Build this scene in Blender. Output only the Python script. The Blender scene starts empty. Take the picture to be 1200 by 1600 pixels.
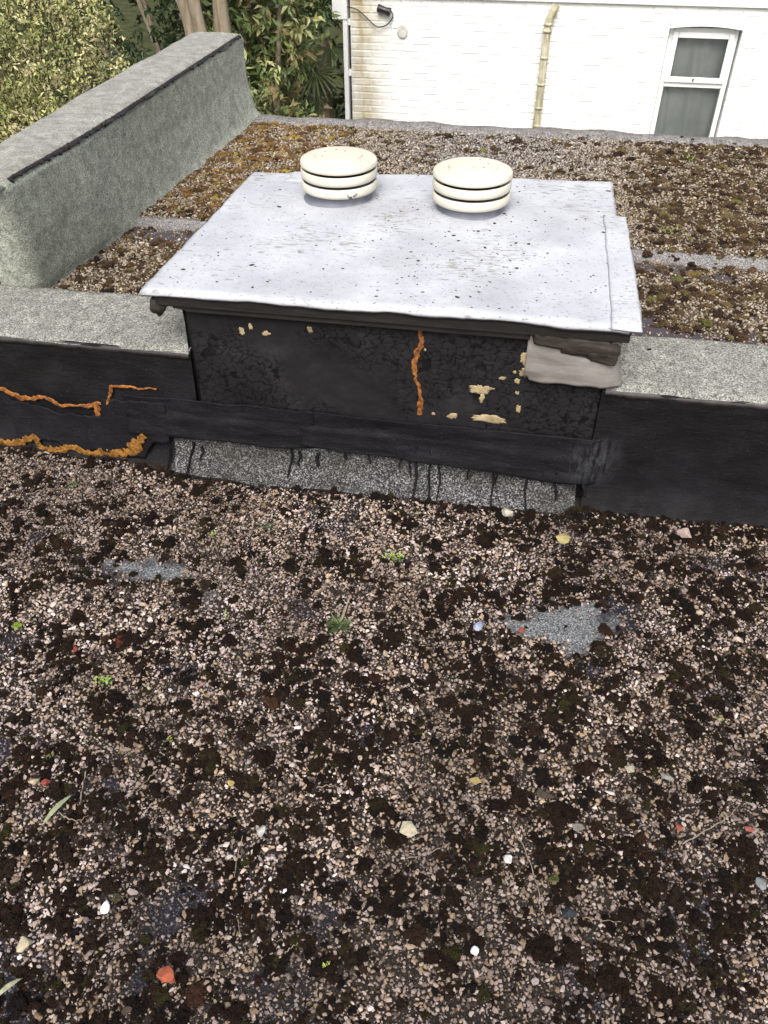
import bpy, bmesh, math, random
import numpy as np
from math import sin, cos, pi, radians
from mathutils import Vector, kdtree

random.seed(7)
RNG = np.random.default_rng(7)
sc = bpy.context.scene
COL = sc.collection

# ------------------------------------------------------------------ camera, sky, sun, exposure
PITCH, YAW, EYE, FPX = radians(40.5), radians(9.7), 1.5, 1280.0
cd = bpy.data.cameras.new('camera')
cam = bpy.data.objects.new('camera', cd)
COL.objects.link(cam)
cam.location = (0, 0, EYE)
cam.rotation_euler = (pi/2 - PITCH, 0, YAW)
cd.sensor_fit = 'VERTICAL'
cd.sensor_height = 32
cd.sensor_width = 24
cd.lens = FPX/1600*32
cd.clip_start = 0.05
cd.clip_end = 500
sc.camera = cam

SUN_EL, SUN_AZ = radians(52), radians(178)      # azimuth clockwise from +y: behind the camera, a little to the left
w = bpy.data.worlds.new('World')
sc.world = w
w.use_nodes = True
nt = w.node_tree
nt.nodes.clear()
wo = nt.nodes.new('ShaderNodeOutputWorld')
bg = nt.nodes.new('ShaderNodeBackground')
sky = nt.nodes.new('ShaderNodeTexSky')
sky.sky_type = 'NISHITA'
sky.sun_disc = False
sky.sun_elevation = SUN_EL
sky.sun_rotation = SUN_AZ
sky.air_density = 1.0
sky.dust_density = 6.0
sky.ozone_density = 1.0
bg.inputs['Strength'].default_value = 0.15
hsv = nt.nodes.new('ShaderNodeHueSaturation')      # a veil of cloud greys the blue
hsv.inputs['Saturation'].default_value = 0.5
nt.links.new(sky.outputs['Color'], hsv.inputs['Color'])
nt.links.new(hsv.outputs['Color'], bg.inputs['Color'])
nt.links.new(bg.outputs[0], wo.inputs[0])

sd = bpy.data.lights.new('sun', 'SUN')
sun = bpy.data.objects.new('sun', sd)
COL.objects.link(sun)
sd.energy = 1.5
sd.angle = radians(35)
sd.color = (1.0, 0.965, 0.91)
sdir = Vector((sin(SUN_AZ)*cos(SUN_EL), cos(SUN_AZ)*cos(SUN_EL), sin(SUN_EL)))
sun.rotation_euler = sdir.to_track_quat('Z', 'Y').to_euler()

sc.view_settings.view_transform = 'Standard'
sc.view_settings.look = 'None'
sc.view_settings.gamma = 1
sc.view_settings.use_curve_mapping = False
sc.view_settings.exposure = 0.75

# ------------------------------------------------------------------ survey helpers: where a sight line meets a plane of the place
_fh = np.array([-sin(YAW), cos(YAW), 0.0])
_r = np.array([cos(YAW), sin(YAW), 0.0])
_u = np.array([0, 0, 1.0])
_f = _fh*cos(PITCH) - _u*sin(PITCH)
_up = _fh*sin(PITCH) + _u*cos(PITCH)
_C = np.array([0, 0, EYE])
def _ray(x, y):
    return _f + _r*(x-600)/FPX + _up*(800-y)/FPX
def on_z(x, y, z=0.0):
    d = _ray(x, y)
    return _C + d*((z-EYE)/d[2])
def on_y(x, y, Y):
    d = _ray(x, y)
    return _C + d*(Y/d[1])

# ------------------------------------------------------------------ numpy noise
def _hash(ix, iy, iz, seed):
    h = (ix*374761393 + iy*668265263 + iz*2147483647 + seed*1274126177) & 0xFFFFFFFF
    h = ((h ^ (h >> 13))*1274126177) & 0xFFFFFFFF
    return ((h ^ (h >> 16)) & 0xFFFF)/65535.0
def vnoise(P, seed=0):
    P = np.asarray(P, float)
    if P.shape[1] == 2:
        P = np.c_[P, np.zeros(len(P))]
    I = np.floor(P).astype(np.int64)
    t = P - I
    t = t*t*(3-2*t)
    out = 0
    for dx in (0, 1):
        for dy in (0, 1):
            for dz in (0, 1):
                wgt = (t[:, 0] if dx else 1-t[:, 0])*(t[:, 1] if dy else 1-t[:, 1])*(t[:, 2] if dz else 1-t[:, 2])
                out = out + wgt*_hash(I[:, 0]+dx, I[:, 1]+dy, I[:, 2]+dz, seed)
    return out
def fbm(P, scale=1.0, octv=4, seed=0):
    P = np.asarray(P, float)*scale
    a, s, n = 0.5, 0.0, 0.0
    for k in range(octv):
        s = s + a*vnoise(P, seed+k*17)
        n += a
        P = P*2.03
        a *= 0.5
    return s/n
def sstep(a, b, x):
    t = np.clip((x-a)/(b-a), 0, 1)
    return t*t*(3-2*t)

# ------------------------------------------------------------------ materials
def new_mat(name):
    m = bpy.data.materials.new(name)
    m.use_nodes = True
    t = m.node_tree
    return m, t, t.nodes['Principled BSDF']
def N(t, kind, **kw):
    n = t.nodes.new(kind)
    for k, v in kw.items():
        if k.startswith('_'):
            n.inputs[k[1:].replace('_', ' ')].default_value = v
        else:
            setattr(n, k, v)
    return n
def ramp(t, src, stops, interp='LINEAR'):
    r = t.nodes.new('ShaderNodeValToRGB')
    r.color_ramp.interpolation = interp
    e = r.color_ramp.elements
    while len(e) > 1:
        e.remove(e[-1])
    e[0].position = stops[0][0]
    e[0].color = tuple(stops[0][1]) + (1,)
    for p, c in stops[1:]:
        x = e.new(p)
        x.color = tuple(c) + (1,)
    t.links.new(src, r.inputs[0])
    return r.outputs[0]
def mix(t, fac, a, b, mode='MIX'):
    n = t.nodes.new('ShaderNodeMix')
    n.data_type = 'RGBA'
    n.blend_type = mode
    for sock, v in ((n.inputs[0], fac), (n.inputs[6], a), (n.inputs[7], b)):
        if isinstance(v, (int, float)):
            sock.default_value = v
        elif isinstance(v, tuple):
            sock.default_value = v + (1,) if len(v) == 3 else v
        else:
            t.links.new(v, sock)
    return n.outputs[2]
def coords(t, world=False):
    if world:
        return t.nodes.new('ShaderNodeNewGeometry').outputs['Position']
    return t.nodes.new('ShaderNodeTexCoord').outputs['Object']
def noise(t, vec, scale, detail=4, rough=0.6, scl=None):
    n = N(t, 'ShaderNodeTexNoise', _Scale=scale, _Detail=detail, _Roughness=rough)
    if scl:
        mp = N(t, 'ShaderNodeMapping')
        mp.inputs['Scale'].default_value = scl
        t.links.new(vec, mp.inputs[0])
        vec = mp.outputs[0]
    t.links.new(vec, n.inputs['Vector'])
    return n.outputs['Fac']
def voro(t, vec, scale, out='Color', feature='F1'):
    n = N(t, 'ShaderNodeTexVoronoi', feature=feature, _Scale=scale)
    t.links.new(vec, n.inputs['Vector'])
    return n.outputs[out]
def attr(t, name, kind='GEOMETRY', out='Color'):
    a = N(t, 'ShaderNodeAttribute', attribute_name=name, attribute_type=kind)
    return a.outputs[out]
def bump(t, b, h, strength, dist):
    n = N(t, 'ShaderNodeBump', _Strength=strength, _Distance=dist)
    t.links.new(h, n.inputs['Height'])
    t.links.new(n.outputs[0], b.inputs['Normal'])
def sep_x(t, col):
    s = t.nodes.new('ShaderNodeSeparateColor')
    t.links.new(col, s.inputs[0])
    return s.outputs[0]

def mat_mineral(name, lo, mid, hi, scale=330, stain=(0.1, 0.1, 0.09), stain_amt=0.35, rough=0.9, dark=0.3):
    m, t, b = new_mat(name)
    v = coords(t, True)
    cell = sep_x(t, voro(t, v, scale))
    c = ramp(t, cell, [(0.0, lo), (dark, lo), (dark+0.1, mid), (0.75, mid), (0.9, hi), (1.0, hi)])
    n1 = noise(t, v, 3.2, 6, 0.65)
    n2 = noise(t, v, 26, 4, 0.6)
    f1 = ramp(t, n1, [(0.42, (0, 0, 0)), (0.7, (1, 1, 1))])
    c = mix(t, mix(t, stain_amt, (0, 0, 0), f1), c, stain)
    f2 = ramp(t, n2, [(0.35, (0.72, 0.72, 0.72)), (0.65, (1.12, 1.12, 1.1))])
    c = mix(t, 1.0, c, f2, 'MULTIPLY')
    t.links.new(c, b.inputs['Base Color'])
    b.inputs['Roughness'].default_value = rough
    b.inputs['Specular IOR Level'].default_value = 0.25
    d = voro(t, v, scale, 'Distance')
    bump(t, b, d, 0.6, 0.002)
    return m
def mat_simple(name, c1, c2, scale=20, rough=0.7, bumpd=0.002, bs=40, spec=0.4, scl=None, detail=5):
    m, t, b = new_mat(name)
    v = coords(t, True)
    n1 = noise(t, v, scale, detail, 0.65, scl)
    c = ramp(t, n1, [(0.3, c1), (0.7, c2)])
    t.links.new(c, b.inputs['Base Color'])
    b.inputs['Roughness'].default_value = rough
    b.inputs['Specular IOR Level'].default_value = spec
    bump(t, b, noise(t, v, bs, 5, 0.6), 0.5, bumpd)
    return m
def mat_bitumen(name, k=1.0, blue=1.0):
    k *= 0.34
    m, t, b = new_mat(name)
    v = coords(t, True)
    n1 = noise(t, v, 7, 7, 0.7)
    c = ramp(t, n1, [(0.25, (0.010*k, 0.009*k, 0.011*k*blue)), (0.5, (0.019*k, 0.018*k, 0.021*k*blue)), (0.78, (0.042*k, 0.040*k, 0.046*k*blue))])
    n2 = noise(t, v, 3.1, 5, 0.7, (1, 1, 3))
    c = mix(t, ramp(t, n2, [(0.58, (0, 0, 0)), (0.8, (0.5, 0.5, 0.5))]), c, (0.028*k, 0.030*k, 0.018*k))
    # dust specks and pale bloom
    n3 = noise(t, v, 260, 2, 0.5)
    c = mix(t, ramp(t, n3, [(0.68, (0, 0, 0)), (0.76, (0.5, 0.5, 0.5))]), c, (0.10, 0.095, 0.09))
    # a chalky white bloom beside the inner corner of the right hand length
    dn = N(t, 'ShaderNodeVectorMath', operation='DISTANCE')
    t.links.new(v, dn.inputs[0])
    dn.inputs[1].default_value = (0.262, 1.862, 0.150)
    bl = N(t, 'ShaderNodeMapRange')
    t.links.new(dn.outputs['Value'], bl.inputs['Value'])
    bl.inputs['From Min'].default_value = 0.095
    bl.inputs['From Max'].default_value = 0.0
    bm_ = mix(t, 1.0, bl.outputs[0], ramp(t, noise(t, v, 30, 6, 0.7, (2.2, 1, 0.5)), [(0.42, (0, 0, 0)), (0.75, (1, 1, 1))]), 'MULTIPLY')
    c = mix(t, bm_, c, (0.085, 0.087, 0.095))
    t.links.new(c, b.inputs['Base Color'])
    b.inputs['Specular IOR Level'].default_value = 0.14
    r = ramp(t, noise(t, v, 18, 4, 0.6), [(0.3, (0.55, 0.55, 0.55)), (0.7, (0.85, 0.85, 0.85))])
    t.links.new(r, b.inputs['Roughness'])
    h = mix(t, 0.5, noise(t, v, 24, 6, 0.65), noise(t, v, 160, 3, 0.6))
    h = mix(t, 0.35, h, noise(t, v, 34, 5, 0.7, (0.35, 1, 2.2)))
    bump(t, b, h, 0.8, 0.009)
    return m
def mat_col_attr(name, kind='GEOMETRY', rough=0.85, spec=0.3, var=0.35, scale=300, bumpd=0.0008, translucent=0.0):
    m, t, b = new_mat(name)
    c = attr(t, 'col', kind)
    v = coords(t, True)
    n1 = noise(t, v, scale, 3, 0.6)
    f = ramp(t, n1, [(0.3, (1-var, 1-var, 1-var)), (0.7, (1+var*0.5, 1+var*0.5, 1+var*0.5))])
    c = mix(t, 1.0, c, f, 'MULTIPLY')
    t.links.new(c, b.inputs['Base Color'])
    b.inputs['Roughness'].default_value = rough
    b.inputs['Specular IOR Level'].default_value = spec
    if bumpd:
        bump(t, b, n1, 0.5, bumpd)
    if translucent:
        tr = t.nodes.new('ShaderNodeBsdfTranslucent')
        t.links.new(c, tr.inputs['Color'])
        ms = t.nodes.new('ShaderNodeMixShader')
        ms.inputs[0].default_value = translucent
        t.links.new(b.outputs[0], ms.inputs[1])
        t.links.new(tr.outputs[0], ms.inputs[2])
        t.links.new(ms.outputs[0], t.nodes['Material Output'].inputs[0])
    return m

M = {}
M['cap_felt'] = mat_mineral('grey green mineral felt', (0.10, 0.10, 0.09), (0.235, 0.235, 0.213), (0.38, 0.38, 0.352), 330, (0.15, 0.15, 0.13), 0.25)
M['parapet_cap'] = mat_mineral('worn grey mineral capping', (0.17, 0.17, 0.158), (0.265, 0.265, 0.245), (0.37, 0.37, 0.35), 300, (0.20, 0.19, 0.155), 0.45, dark=0.2)
M['green_felt'] = mat_mineral('green mineral felt', (0.17, 0.18, 0.15), (0.325, 0.34, 0.295), (0.49, 0.505, 0.45), 300, (0.215, 0.235, 0.185), 0.4, dark=0.25)
M['strip_felt'] = mat_mineral('wet looking mineral strip', (0.016, 0.016, 0.016), (0.085, 0.086, 0.088), (0.25, 0.252, 0.25), 330, (0.022, 0.020, 0.015), 0.85, dark=0.42)
M['trim_felt'] = mat_mineral('grey edge felt', (0.09, 0.083, 0.08), (0.19, 0.18, 0.175), (0.30, 0.29, 0.28), 260, (0.10, 0.09, 0.08), 0.4)
M['bitumen'] = mat_bitumen('black bitumen felt')
M['bitumen_smooth'] = mat_bitumen('newer bitumen strip', 0.9, 1.12)
M['fascia'] = mat_simple('black weathered board', (0.007, 0.006, 0.006), (0.022, 0.019, 0.017), 14, 0.55, 0.003, 60, 0.35, (0.5, 3, 6))
M['rotten'] = mat_simple('rotten dark timber', (0.008, 0.006, 0.005), (0.05, 0.042, 0.036), 16, 0.85, 0.006, 70, 0.2, (0.6, 2, 3))
M['seam'] = mat_simple('old bitumen seam', (0.008, 0.006, 0.0065), (0.026, 0.019, 0.020), 60, 0.5, 0.002, 120)
M['orange'] = mat_simple('orange sealant', (0.035, 0.014, 0.006), (0.36, 0.135, 0.030), 75, 0.75, 0.004, 150, 0.25)
M['ochre'] = mat_simple('ochre sealant', (0.030, 0.014, 0.005), (0.31, 0.140, 0.025), 65, 0.8, 0.004, 140, 0.2)
M['plaster'] = mat_simple('bare cream render', (0.17, 0.13, 0.07), (0.40, 0.32, 0.19), 38, 0.9, 0.002, 120, 0.2)
M['lead'] = mat_simple('dull grey sheet', (0.11, 0.098, 0.088), (0.27, 0.25, 0.235), 6, 0.6, 0.002, 60, 0.4, (1, 1, 4))
M['cream'] = mat_simple('cream plastic', (0.47, 0.44, 0.36), (0.57, 0.545, 0.47), 6, 0.42, 0.0005, 90, 0.5)
M['soil'] = mat_simple('garden soil', (0.020, 0.018, 0.010), (0.06, 0.07, 0.025), 3, 0.95, 0.02, 12, 0.1)
M['bark'] = mat_simple('smooth pale bark', (0.13, 0.105, 0.075), (0.33, 0.275, 0.20), 8, 0.85, 0.006, 50, 0.2, (3, 3, 0.6))
M['twig'] = mat_simple('dead twig', (0.10, 0.075, 0.052), (0.30, 0.25, 0.19), 90, 0.85, 0.001, 300, 0.2)
M['stem'] = mat_simple('green brown stem', (0.03, 0.026, 0.012), (0.07, 0.06, 0.03), 20, 0.8, 0.002, 90, 0.2)
M['upvc'] = mat_simple('white window plastic', (0.74, 0.75, 0.75), (0.80, 0.80, 0.79), 3, 0.35, 0.0003, 60, 0.5)
M['black_plastic'] = mat_simple('black plastic', (0.010, 0.010, 0.012), (0.02, 0.02, 0.022), 20, 0.45, 0.0005, 90, 0.5)
M['wall_grey'] = mat_simple('grey mortar patch', (0.36, 0.36, 0.33), (0.55, 0.54, 0.50), 30, 0.9, 0.002, 90, 0.2)
M['ochre_felt'] = M['strip_felt']
M['pebble'] = mat_col_attr('stone chippings', 'INSTANCER', 0.8, 0.3, 0.25, 260, 0.0006)
M['moss'] = mat_col_attr('moss cushions', 'INSTANCER', 0.95, 0.12, 0.6, 320, 0.001)
M['leaf'] = mat_col_attr('shrub leaves', 'GEOMETRY', 0.42, 0.45, 0.25, 40, 0.0, 0.25)
M['stone'] = mat_col_attr('loose stone', 'GEOMETRY', 0.85, 0.3, 0.3, 120, 0.002)

def _lid():
    m, t, b = new_mat('weathered white lid coating')
    v = coords(t, True)
    c = ramp(t, noise(t, v, 5, 6, 0.6), [(0.3, (0.335, 0.35, 0.385)), (0.7, (0.46, 0.475, 0.505))])
    blot = noise(t, v, 1.9, 7, 0.72)
    c = mix(t, ramp(t, blot, [(0.46, (0, 0, 0)), (0.68, (0.55, 0.55, 0.55))]), c, (0.245, 0.25, 0.265))
    # grime in dashes that run across the slope, denser towards the front middle
    st = noise(t, v, 26, 5, 0.72, (1.0, 3.2, 1.0))
    gate = noise(t, v, 3.4, 3, 0.6)
    th = mix(t, 1.0, st, ramp(t, gate, [(0.35, (0.80, 0.80, 0.80)), (0.65, (1.06, 1.06, 1.06))]), 'MULTIPLY')
    c = mix(t, ramp(t, th, [(0.54, (0, 0, 0)), (0.62, (0.8, 0.8, 0.8))]), c, (0.20, 0.185, 0.16))
    sp = noise(t, v, 95, 3, 0.6, (1, 2.0, 1))
    c = mix(t, ramp(t, sp, [(0.62, (0, 0, 0)), (0.68, (0.9, 0.9, 0.9))]), c, (0.10, 0.092, 0.08))
    t.links.new(c, b.inputs['Base Color'])
    b.inputs['Roughness'].default_value = 0.6
    b.inputs['Specular IOR Level'].default_value = 0.3
    bump(t, b, mix(t, 0.5, noise(t, v, 12, 5, 0.6), noise(t, v, 90, 4, 0.6)), 0.5, 0.004)
    return m
M['lid'] = _lid()
def _pipe():
    m, t, b = new_mat('painted grey vent pipe')
    v = coords(t, True)
    c = ramp(t, noise(t, v, 18, 5, 0.6), [(0.3, (0.10, 0.11, 0.135)), (0.7, (0.19, 0.20, 0.235))])
    t.links.new(c, b.inputs['Base Color'])
    b.inputs['Roughness'].default_value = 0.6
    bump(t, b, noise(t, v, 50), 0.4, 0.002)
    return m
M['pipe'] = _pipe()
def _panel():
    m, t, b = new_mat('crazed bitumen panel')
    v = coords(t, True)
    n1 = noise(t, v, 6, 7, 0.7)
    c = ramp(t, n1, [(0.25, (0.0075, 0.007, 0.0078)), (0.55, (0.0135, 0.013, 0.0145)), (0.8, (0.030, 0.029, 0.031))])
    n2 = noise(t, v, 9, 5, 0.7)
    c = mix(t, ramp(t, n2, [(0.62, (0, 0, 0)), (0.85, (0.6, 0.6, 0.6))]), c, (0.045, 0.036, 0.024))
    n3 = noise(t, v, 240, 2, 0.5)
    c = mix(t, ramp(t, n3, [(0.72, (0, 0, 0)), (0.79, (0.5, 0.5, 0.5))]), c, (0.14, 0.13, 0.12))
    c = mix(t, attr(t, 'crack', out='Fac'), c, (0.0036, 0.0033, 0.0033))
    t.links.new(c, b.inputs['Base Color'])
    b.inputs['Roughness'].default_value = 0.58
    b.inputs['Specular IOR Level'].default_value = 0.16
    bump(t, b, mix(t, 0.5, noise(t, v, 30, 6, 0.65), noise(t, v, 200, 3, 0.6)), 0.5, 0.003)
    return m
M['panel'] = _panel()
def _deck(name, dirt_lo, dirt_hi, felt_lo, felt_mid, felt_hi, tar):
    m, t, b = new_mat(name)
    v = coords(t, True)
    d = ramp(t, noise(t, v, 60, 5, 0.7), [(0.3, dirt_lo), (0.7, dirt_hi)])
    g = sep_x(t, voro(t, v, 420))
    d = mix(t, ramp(t, g, [(0.78, (0, 0, 0)), (0.90, (0.35, 0.35, 0.35))]), d, (0.085, 0.066, 0.052))
    fl = ramp(t, sep_x(t, voro(t, v, 380)), [(0.0, felt_lo), (0.3, felt_lo), (0.4, felt_mid), (0.78, felt_mid), (0.92, felt_hi)])
    c = mix(t, attr(t, 'felt', out='Fac'), d, fl)
    tg = mix(t, ramp(t, g, [(0.74, (0, 0, 0)), (0.88, (0.4, 0.4, 0.4))]), tar, (0.075, 0.072, 0.095))
    c = mix(t, attr(t, 'tar', out='Fac'), c, tg)
    t.links.new(c, b.inputs['Base Color'])
    b.inputs['Roughness'].default_value = 0.85
    b.inputs['Specular IOR Level'].default_value = 0.25
    bump(t, b, mix(t, 0.5, voro(t, v, 380, 'Distance'), noise(t, v, 120, 3)), 0.7, 0.003)
    return m
M['deck'] = _deck('dirty gravelled felt', (0.004, 0.0028, 0.0022), (0.015, 0.0105, 0.0075), (0.04, 0.042, 0.044), (0.125, 0.131, 0.136), (0.27, 0.275, 0.28), (0.0065, 0.0065, 0.0105))
M['deck_far'] = _deck('brown gravelled felt', (0.020, 0.014, 0.009), (0.06, 0.043, 0.028), (0.08, 0.076, 0.076), (0.18, 0.172, 0.17), (0.30, 0.29, 0.285), (0.055, 0.046, 0.052))
def _white():
    m, t, b = new_mat('white painted brick')
    v = coords(t, True)
    c = ramp(t, noise(t, v, 4, 6, 0.6), [(0.3, (0.70, 0.71, 0.695)), (0.65, (0.80, 0.80, 0.785))])
    # rust yellow streak that comes down beside the left corner, and green-grey wear
    sx = t.nodes.new('ShaderNodeSeparateXYZ')
    t.links.new(v, sx.inputs[0])
    wob = N(t, 'ShaderNodeMath', operation='MULTIPLY_ADD')
    t.links.new(noise(t, v, 2.2, 4, 0.6, (1, 1, 1)), wob.inputs[0])
    wob.inputs[1].default_value = 0.22
    t.links.new(sx.outputs[0], wob.inputs[2])
    f = ramp(t, wob.outputs[0], [(0.0, (0, 0, 0)), (1.0, (0, 0, 0))])
    mp = N(t, 'ShaderNodeMapRange')
    t.links.new(wob.outputs[0], mp.inputs['Value'])
    mp.inputs['From Min'].default_value = -1.80
    mp.inputs['From Max'].default_value = -1.20
    st = ramp(t, mp.outputs[0], [(0.0, (0.45, 0.45, 0.45)), (0.22, (0.6, 0.6, 0.6)), (0.42, (1, 1, 1)), (0.62, (0.50, 0.50, 0.50)), (0.95, (0, 0, 0))])
    st = mix(t, 1.0, st, ramp(t, noise(t, v, 7, 5, 0.7, (1, 1, 0.5)), [(0.35, (0.35, 0.35, 0.35)), (0.65, (1, 1, 1))]), 'MULTIPLY')
    c = mix(t, st, c, (0.36, 0.29, 0.14))
    n4 = noise(t, v, 11, 6, 0.75, (1, 1, 2.5))
    c = mix(t, ramp(t, n4, [(0.66, (0, 0, 0)), (0.78, (0.5, 0.5, 0.5))]), c, (0.42, 0.41, 0.36))
    t.links.new(c, b.inputs['Base Color'])
    b.inputs['Roughness'].default_value = 0.6
    b.inputs['Specular IOR Level'].default_value = 0.3
    bump(t, b, noise(t, v, 40, 5, 0.6), 0.4, 0.004)
    return m
M['white'] = _white()
def _downpipe():
    m, t, b = new_mat('stained cream downpipe')
    v = coords(t, True)
    c = ramp(t, noise(t, v, 5, 6, 0.7, (3, 3, 0.9)), [(0.3, (0.17, 0.14, 0.075)), (0.48, (0.36, 0.33, 0.22)), (0.66, (0.62, 0.60, 0.48))])
    t.links.new(c, b.inputs['Base Color'])
    b.inputs['Roughness'].default_value = 0.55
    bump(t, b, noise(t, v, 60), 0.4, 0.002)
    return m
M['downpipe'] = _downpipe()
def _glass():
    m, t, b = new_mat('window glass')
    t.nodes.remove(b)
    tr = t.nodes.new('ShaderNodeBsdfTransparent')
    tr.inputs[0].default_value = (0.90, 0.915, 0.91, 1)
    gl = t.nodes.new('ShaderNodeBsdfGlossy')
    gl.inputs['Roughness'].default_value = 0.03
    fr = N(t, 'ShaderNodeFresnel', _IOR=1.5)
    ms = t.nodes.new('ShaderNodeMixShader')
    t.links.new(fr.outputs[0], ms.inputs[0])
    t.links.new(tr.outputs[0], ms.inputs[1])
    t.links.new(gl.outputs[0], ms.inputs[2])
    t.links.new(ms.outputs[0], t.nodes['Material Output'].inputs[0])
    return m
M['glass'] = _glass()
M['curtain'] = mat_simple('grey green curtain', (0.50, 0.515, 0.51), (0.70, 0.71, 0.70), 3, 0.9, 0.001, 60, 0.1)
M['room'] = mat_simple('dim room', (0.08, 0.085, 0.085), (0.12, 0.12, 0.12), 2, 0.9, 0.001, 10, 0.1)

# ------------------------------------------------------------------ mesh helpers
def mesh_data(name, V, F, m=None, smooth=False):
    V = np.asarray(V, np.float32)
    me = bpy.data.meshes.new(name)
    if isinstance(F, np.ndarray):
        k = F.shape[1]
        me.vertices.add(len(V))
        me.vertices.foreach_set('co', V.ravel())
        me.loops.add(F.size)
        me.loops.foreach_set('vertex_index', F.ravel().astype(np.int32))
        me.polygons.add(len(F))
        me.polygons.foreach_set('loop_start', np.arange(0, F.size, k, dtype=np.int32))
        me.update(calc_edges=True)
    else:
        me.from_pydata([tuple(map(float, v)) for v in V], [], F)
        me.update()
    me.polygons.foreach_set('use_smooth', np.full(len(me.polygons), bool(smooth)))
    if m is not None:
        me.materials.append(m)
    return me
def wloc(o):
    p = Vector((0, 0, 0))
    while o is not None:
        p = p + o.location
        o = o.parent
    return p
def put(name, V, F, m, parent=None, origin=None, smooth=False):
    """One mesh object from points given in the place's own metres."""
    V = np.asarray(V, float)
    off = np.array(wloc(parent)) if parent else np.zeros(3)
    loc = np.zeros(3)
    if origin is not None:
        loc = np.array(origin, float) - off
    me = mesh_data(name, V - off - loc, F, m, smooth)
    o = bpy.data.objects.new(name, me)
    o.location = loc
    o.parent = parent
    COL.objects.link(o)
    return o
def tag(o, label=None, cat=None, group=None, kind=None):
    for k, v in (('label', label), ('category', cat), ('group', group), ('kind', kind)):
        if v:
            o[k] = v
    return o
def empty(name, loc, label, cat, group=None):
    o = bpy.data.objects.new(name, None)
    o.location = loc
    o.empty_display_size = 0.1
    COL.objects.link(o)
    return tag(o, label, cat, group)
def attr_f(o, name, vals):
    a = o.data.attributes.new(name, 'FLOAT', 'POINT')
    a.data.foreach_set('value', np.asarray(vals, np.float32))
def attr_c(me, name, vals):
    a = me.attributes.new(name, 'FLOAT_COLOR', 'POINT')
    v = np.asarray(vals, np.float32)
    if v.shape[1] == 3:
        v = np.c_[v, np.ones(len(v), np.float32)]
    a.data.foreach_set('color', v.ravel())
def box(x0, x1, y0, y1, z0, z1):
    V = [(x0, y0, z0), (x1, y0, z0), (x1, y1, z0), (x0, y1, z0), (x0, y0, z1), (x1, y0, z1), (x1, y1, z1), (x0, y1, z1)]
    F = [(0, 3, 2, 1), (4, 5, 6, 7), (0, 1, 5, 4), (1, 2, 6, 5), (2, 3, 7, 6), (3, 0, 4, 7)]
    return V, F
def join(parts):
    V, F = [], []
    for v, f in parts:
        n = len(V)
        V += [tuple(p) for p in v]
        F += [tuple(i+n for i in q) for q in f]
    return V, F
def gridF(nu, nv):
    i = np.arange(nu-1)[:, None]
    j = np.arange(nv-1)[None, :]
    a = (i*nv + j).ravel()
    return np.c_[a, a+nv, a+nv+1, a+1]
def gridUV(nu, nv):
    u, v = np.meshgrid(np.linspace(0, 1, nu), np.linspace(0, 1, nv), indexing='ij')
    return u.ravel(), v.ravel()
def bevel(o, w, seg=2):
    b = o.modifiers.new('bevel', 'BEVEL')
    b.width = w
    b.segments = seg
    b.limit_method = 'ANGLE'
def solid(o, th, offset=-1):
    s = o.modifiers.new('solidify', 'SOLIDIFY')
    s.thickness = th
    s.offset = offset
def lathe(profile, cx, cy, seg=56):
    P = np.array(profile, float)
    n = len(P)
    a = np.linspace(0, 2*pi, seg, endpoint=False)
    V = np.zeros((seg, n, 3))
    V[:, :, 0] = cx + np.cos(a)[:, None]*P[None, :, 0]
    V[:, :, 1] = cy + np.sin(a)[:, None]*P[None, :, 0]
    V[:, :, 2] = P[None, :, 1]
    F = []
    for i in range(seg):
        k = (i+1) % seg
        for j in range(n-1):
            F.append((i*n+j, k*n+j, k*n+j+1, i*n+j+1))
    return V.reshape(-1, 3), np.array(F)
def tube(pts, rad, seg=6, taper=None):
    pts = np.asarray(pts, float)
    n = len(pts)
    R = np.full(n, rad) if np.isscalar(rad) else np.asarray(rad, float)
    T = np.gradient(pts, axis=0)
    T /= np.linalg.norm(T, axis=1)[:, None] + 1e-9
    ref = np.array([0.3, 0.2, 1.0]) if abs(T[:, 2]).mean() < 0.8 else np.array([1.0, 0.1, 0])
    A = np.cross(T, ref)
    A /= np.linalg.norm(A, axis=1)[:, None] + 1e-9
    B = np.cross(T, A)
    a = np.linspace(0, 2*pi, seg, endpoint=False)
    V = (pts[:, None, :] + R[:, None, None]*(np.cos(a)[None, :, None]*A[:, None, :] + np.sin(a)[None, :, None]*B[:, None, :])).reshape(-1, 3)
    F = []
    for i in range(n-1):
        for j in range(seg):
            k = (j+1) % seg
            F.append((i*seg+j, i*seg+k, (i+1)*seg+k, (i+1)*seg+j))
    F.append(tuple(range(seg-1, -1, -1)))
    F.append(tuple((n-1)*seg+j for j in range(seg)))
    return [tuple(p) for p in V], F
def spline(pts, per=6):
    P = np.asarray(pts, float)
    if len(P) < 3:
        return np.array([P[0] + (P[-1]-P[0])*t for t in np.linspace(0, 1, per)])
    Q = np.vstack([2*P[0]-P[1], P, 2*P[-1]-P[-2]])
    out = []
    for i in range(1, len(Q)-2):
        for t in np.linspace(0, 1, per, endpoint=False):
            p0, p1, p2, p3 = Q[i-1], Q[i], Q[i+1], Q[i+2]
            out.append(0.5*((2*p1) + (-p0+p2)*t + (2*p0-5*p1+4*p2-p3)*t*t + (-p0+3*p1-3*p2+p3)*t**3))
    out.append(P[-1])
    return np.array(out)
def ico(sub):
    bm = bmesh.new()
    bmesh.ops.create_icosphere(bm, subdivisions=sub, radius=1)
    V = np.array([v.co[:] for v in bm.verts])
    F = np.array([[v.index for v in f.verts] for f in bm.faces])
    bm.free()
    return V, F
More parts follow.
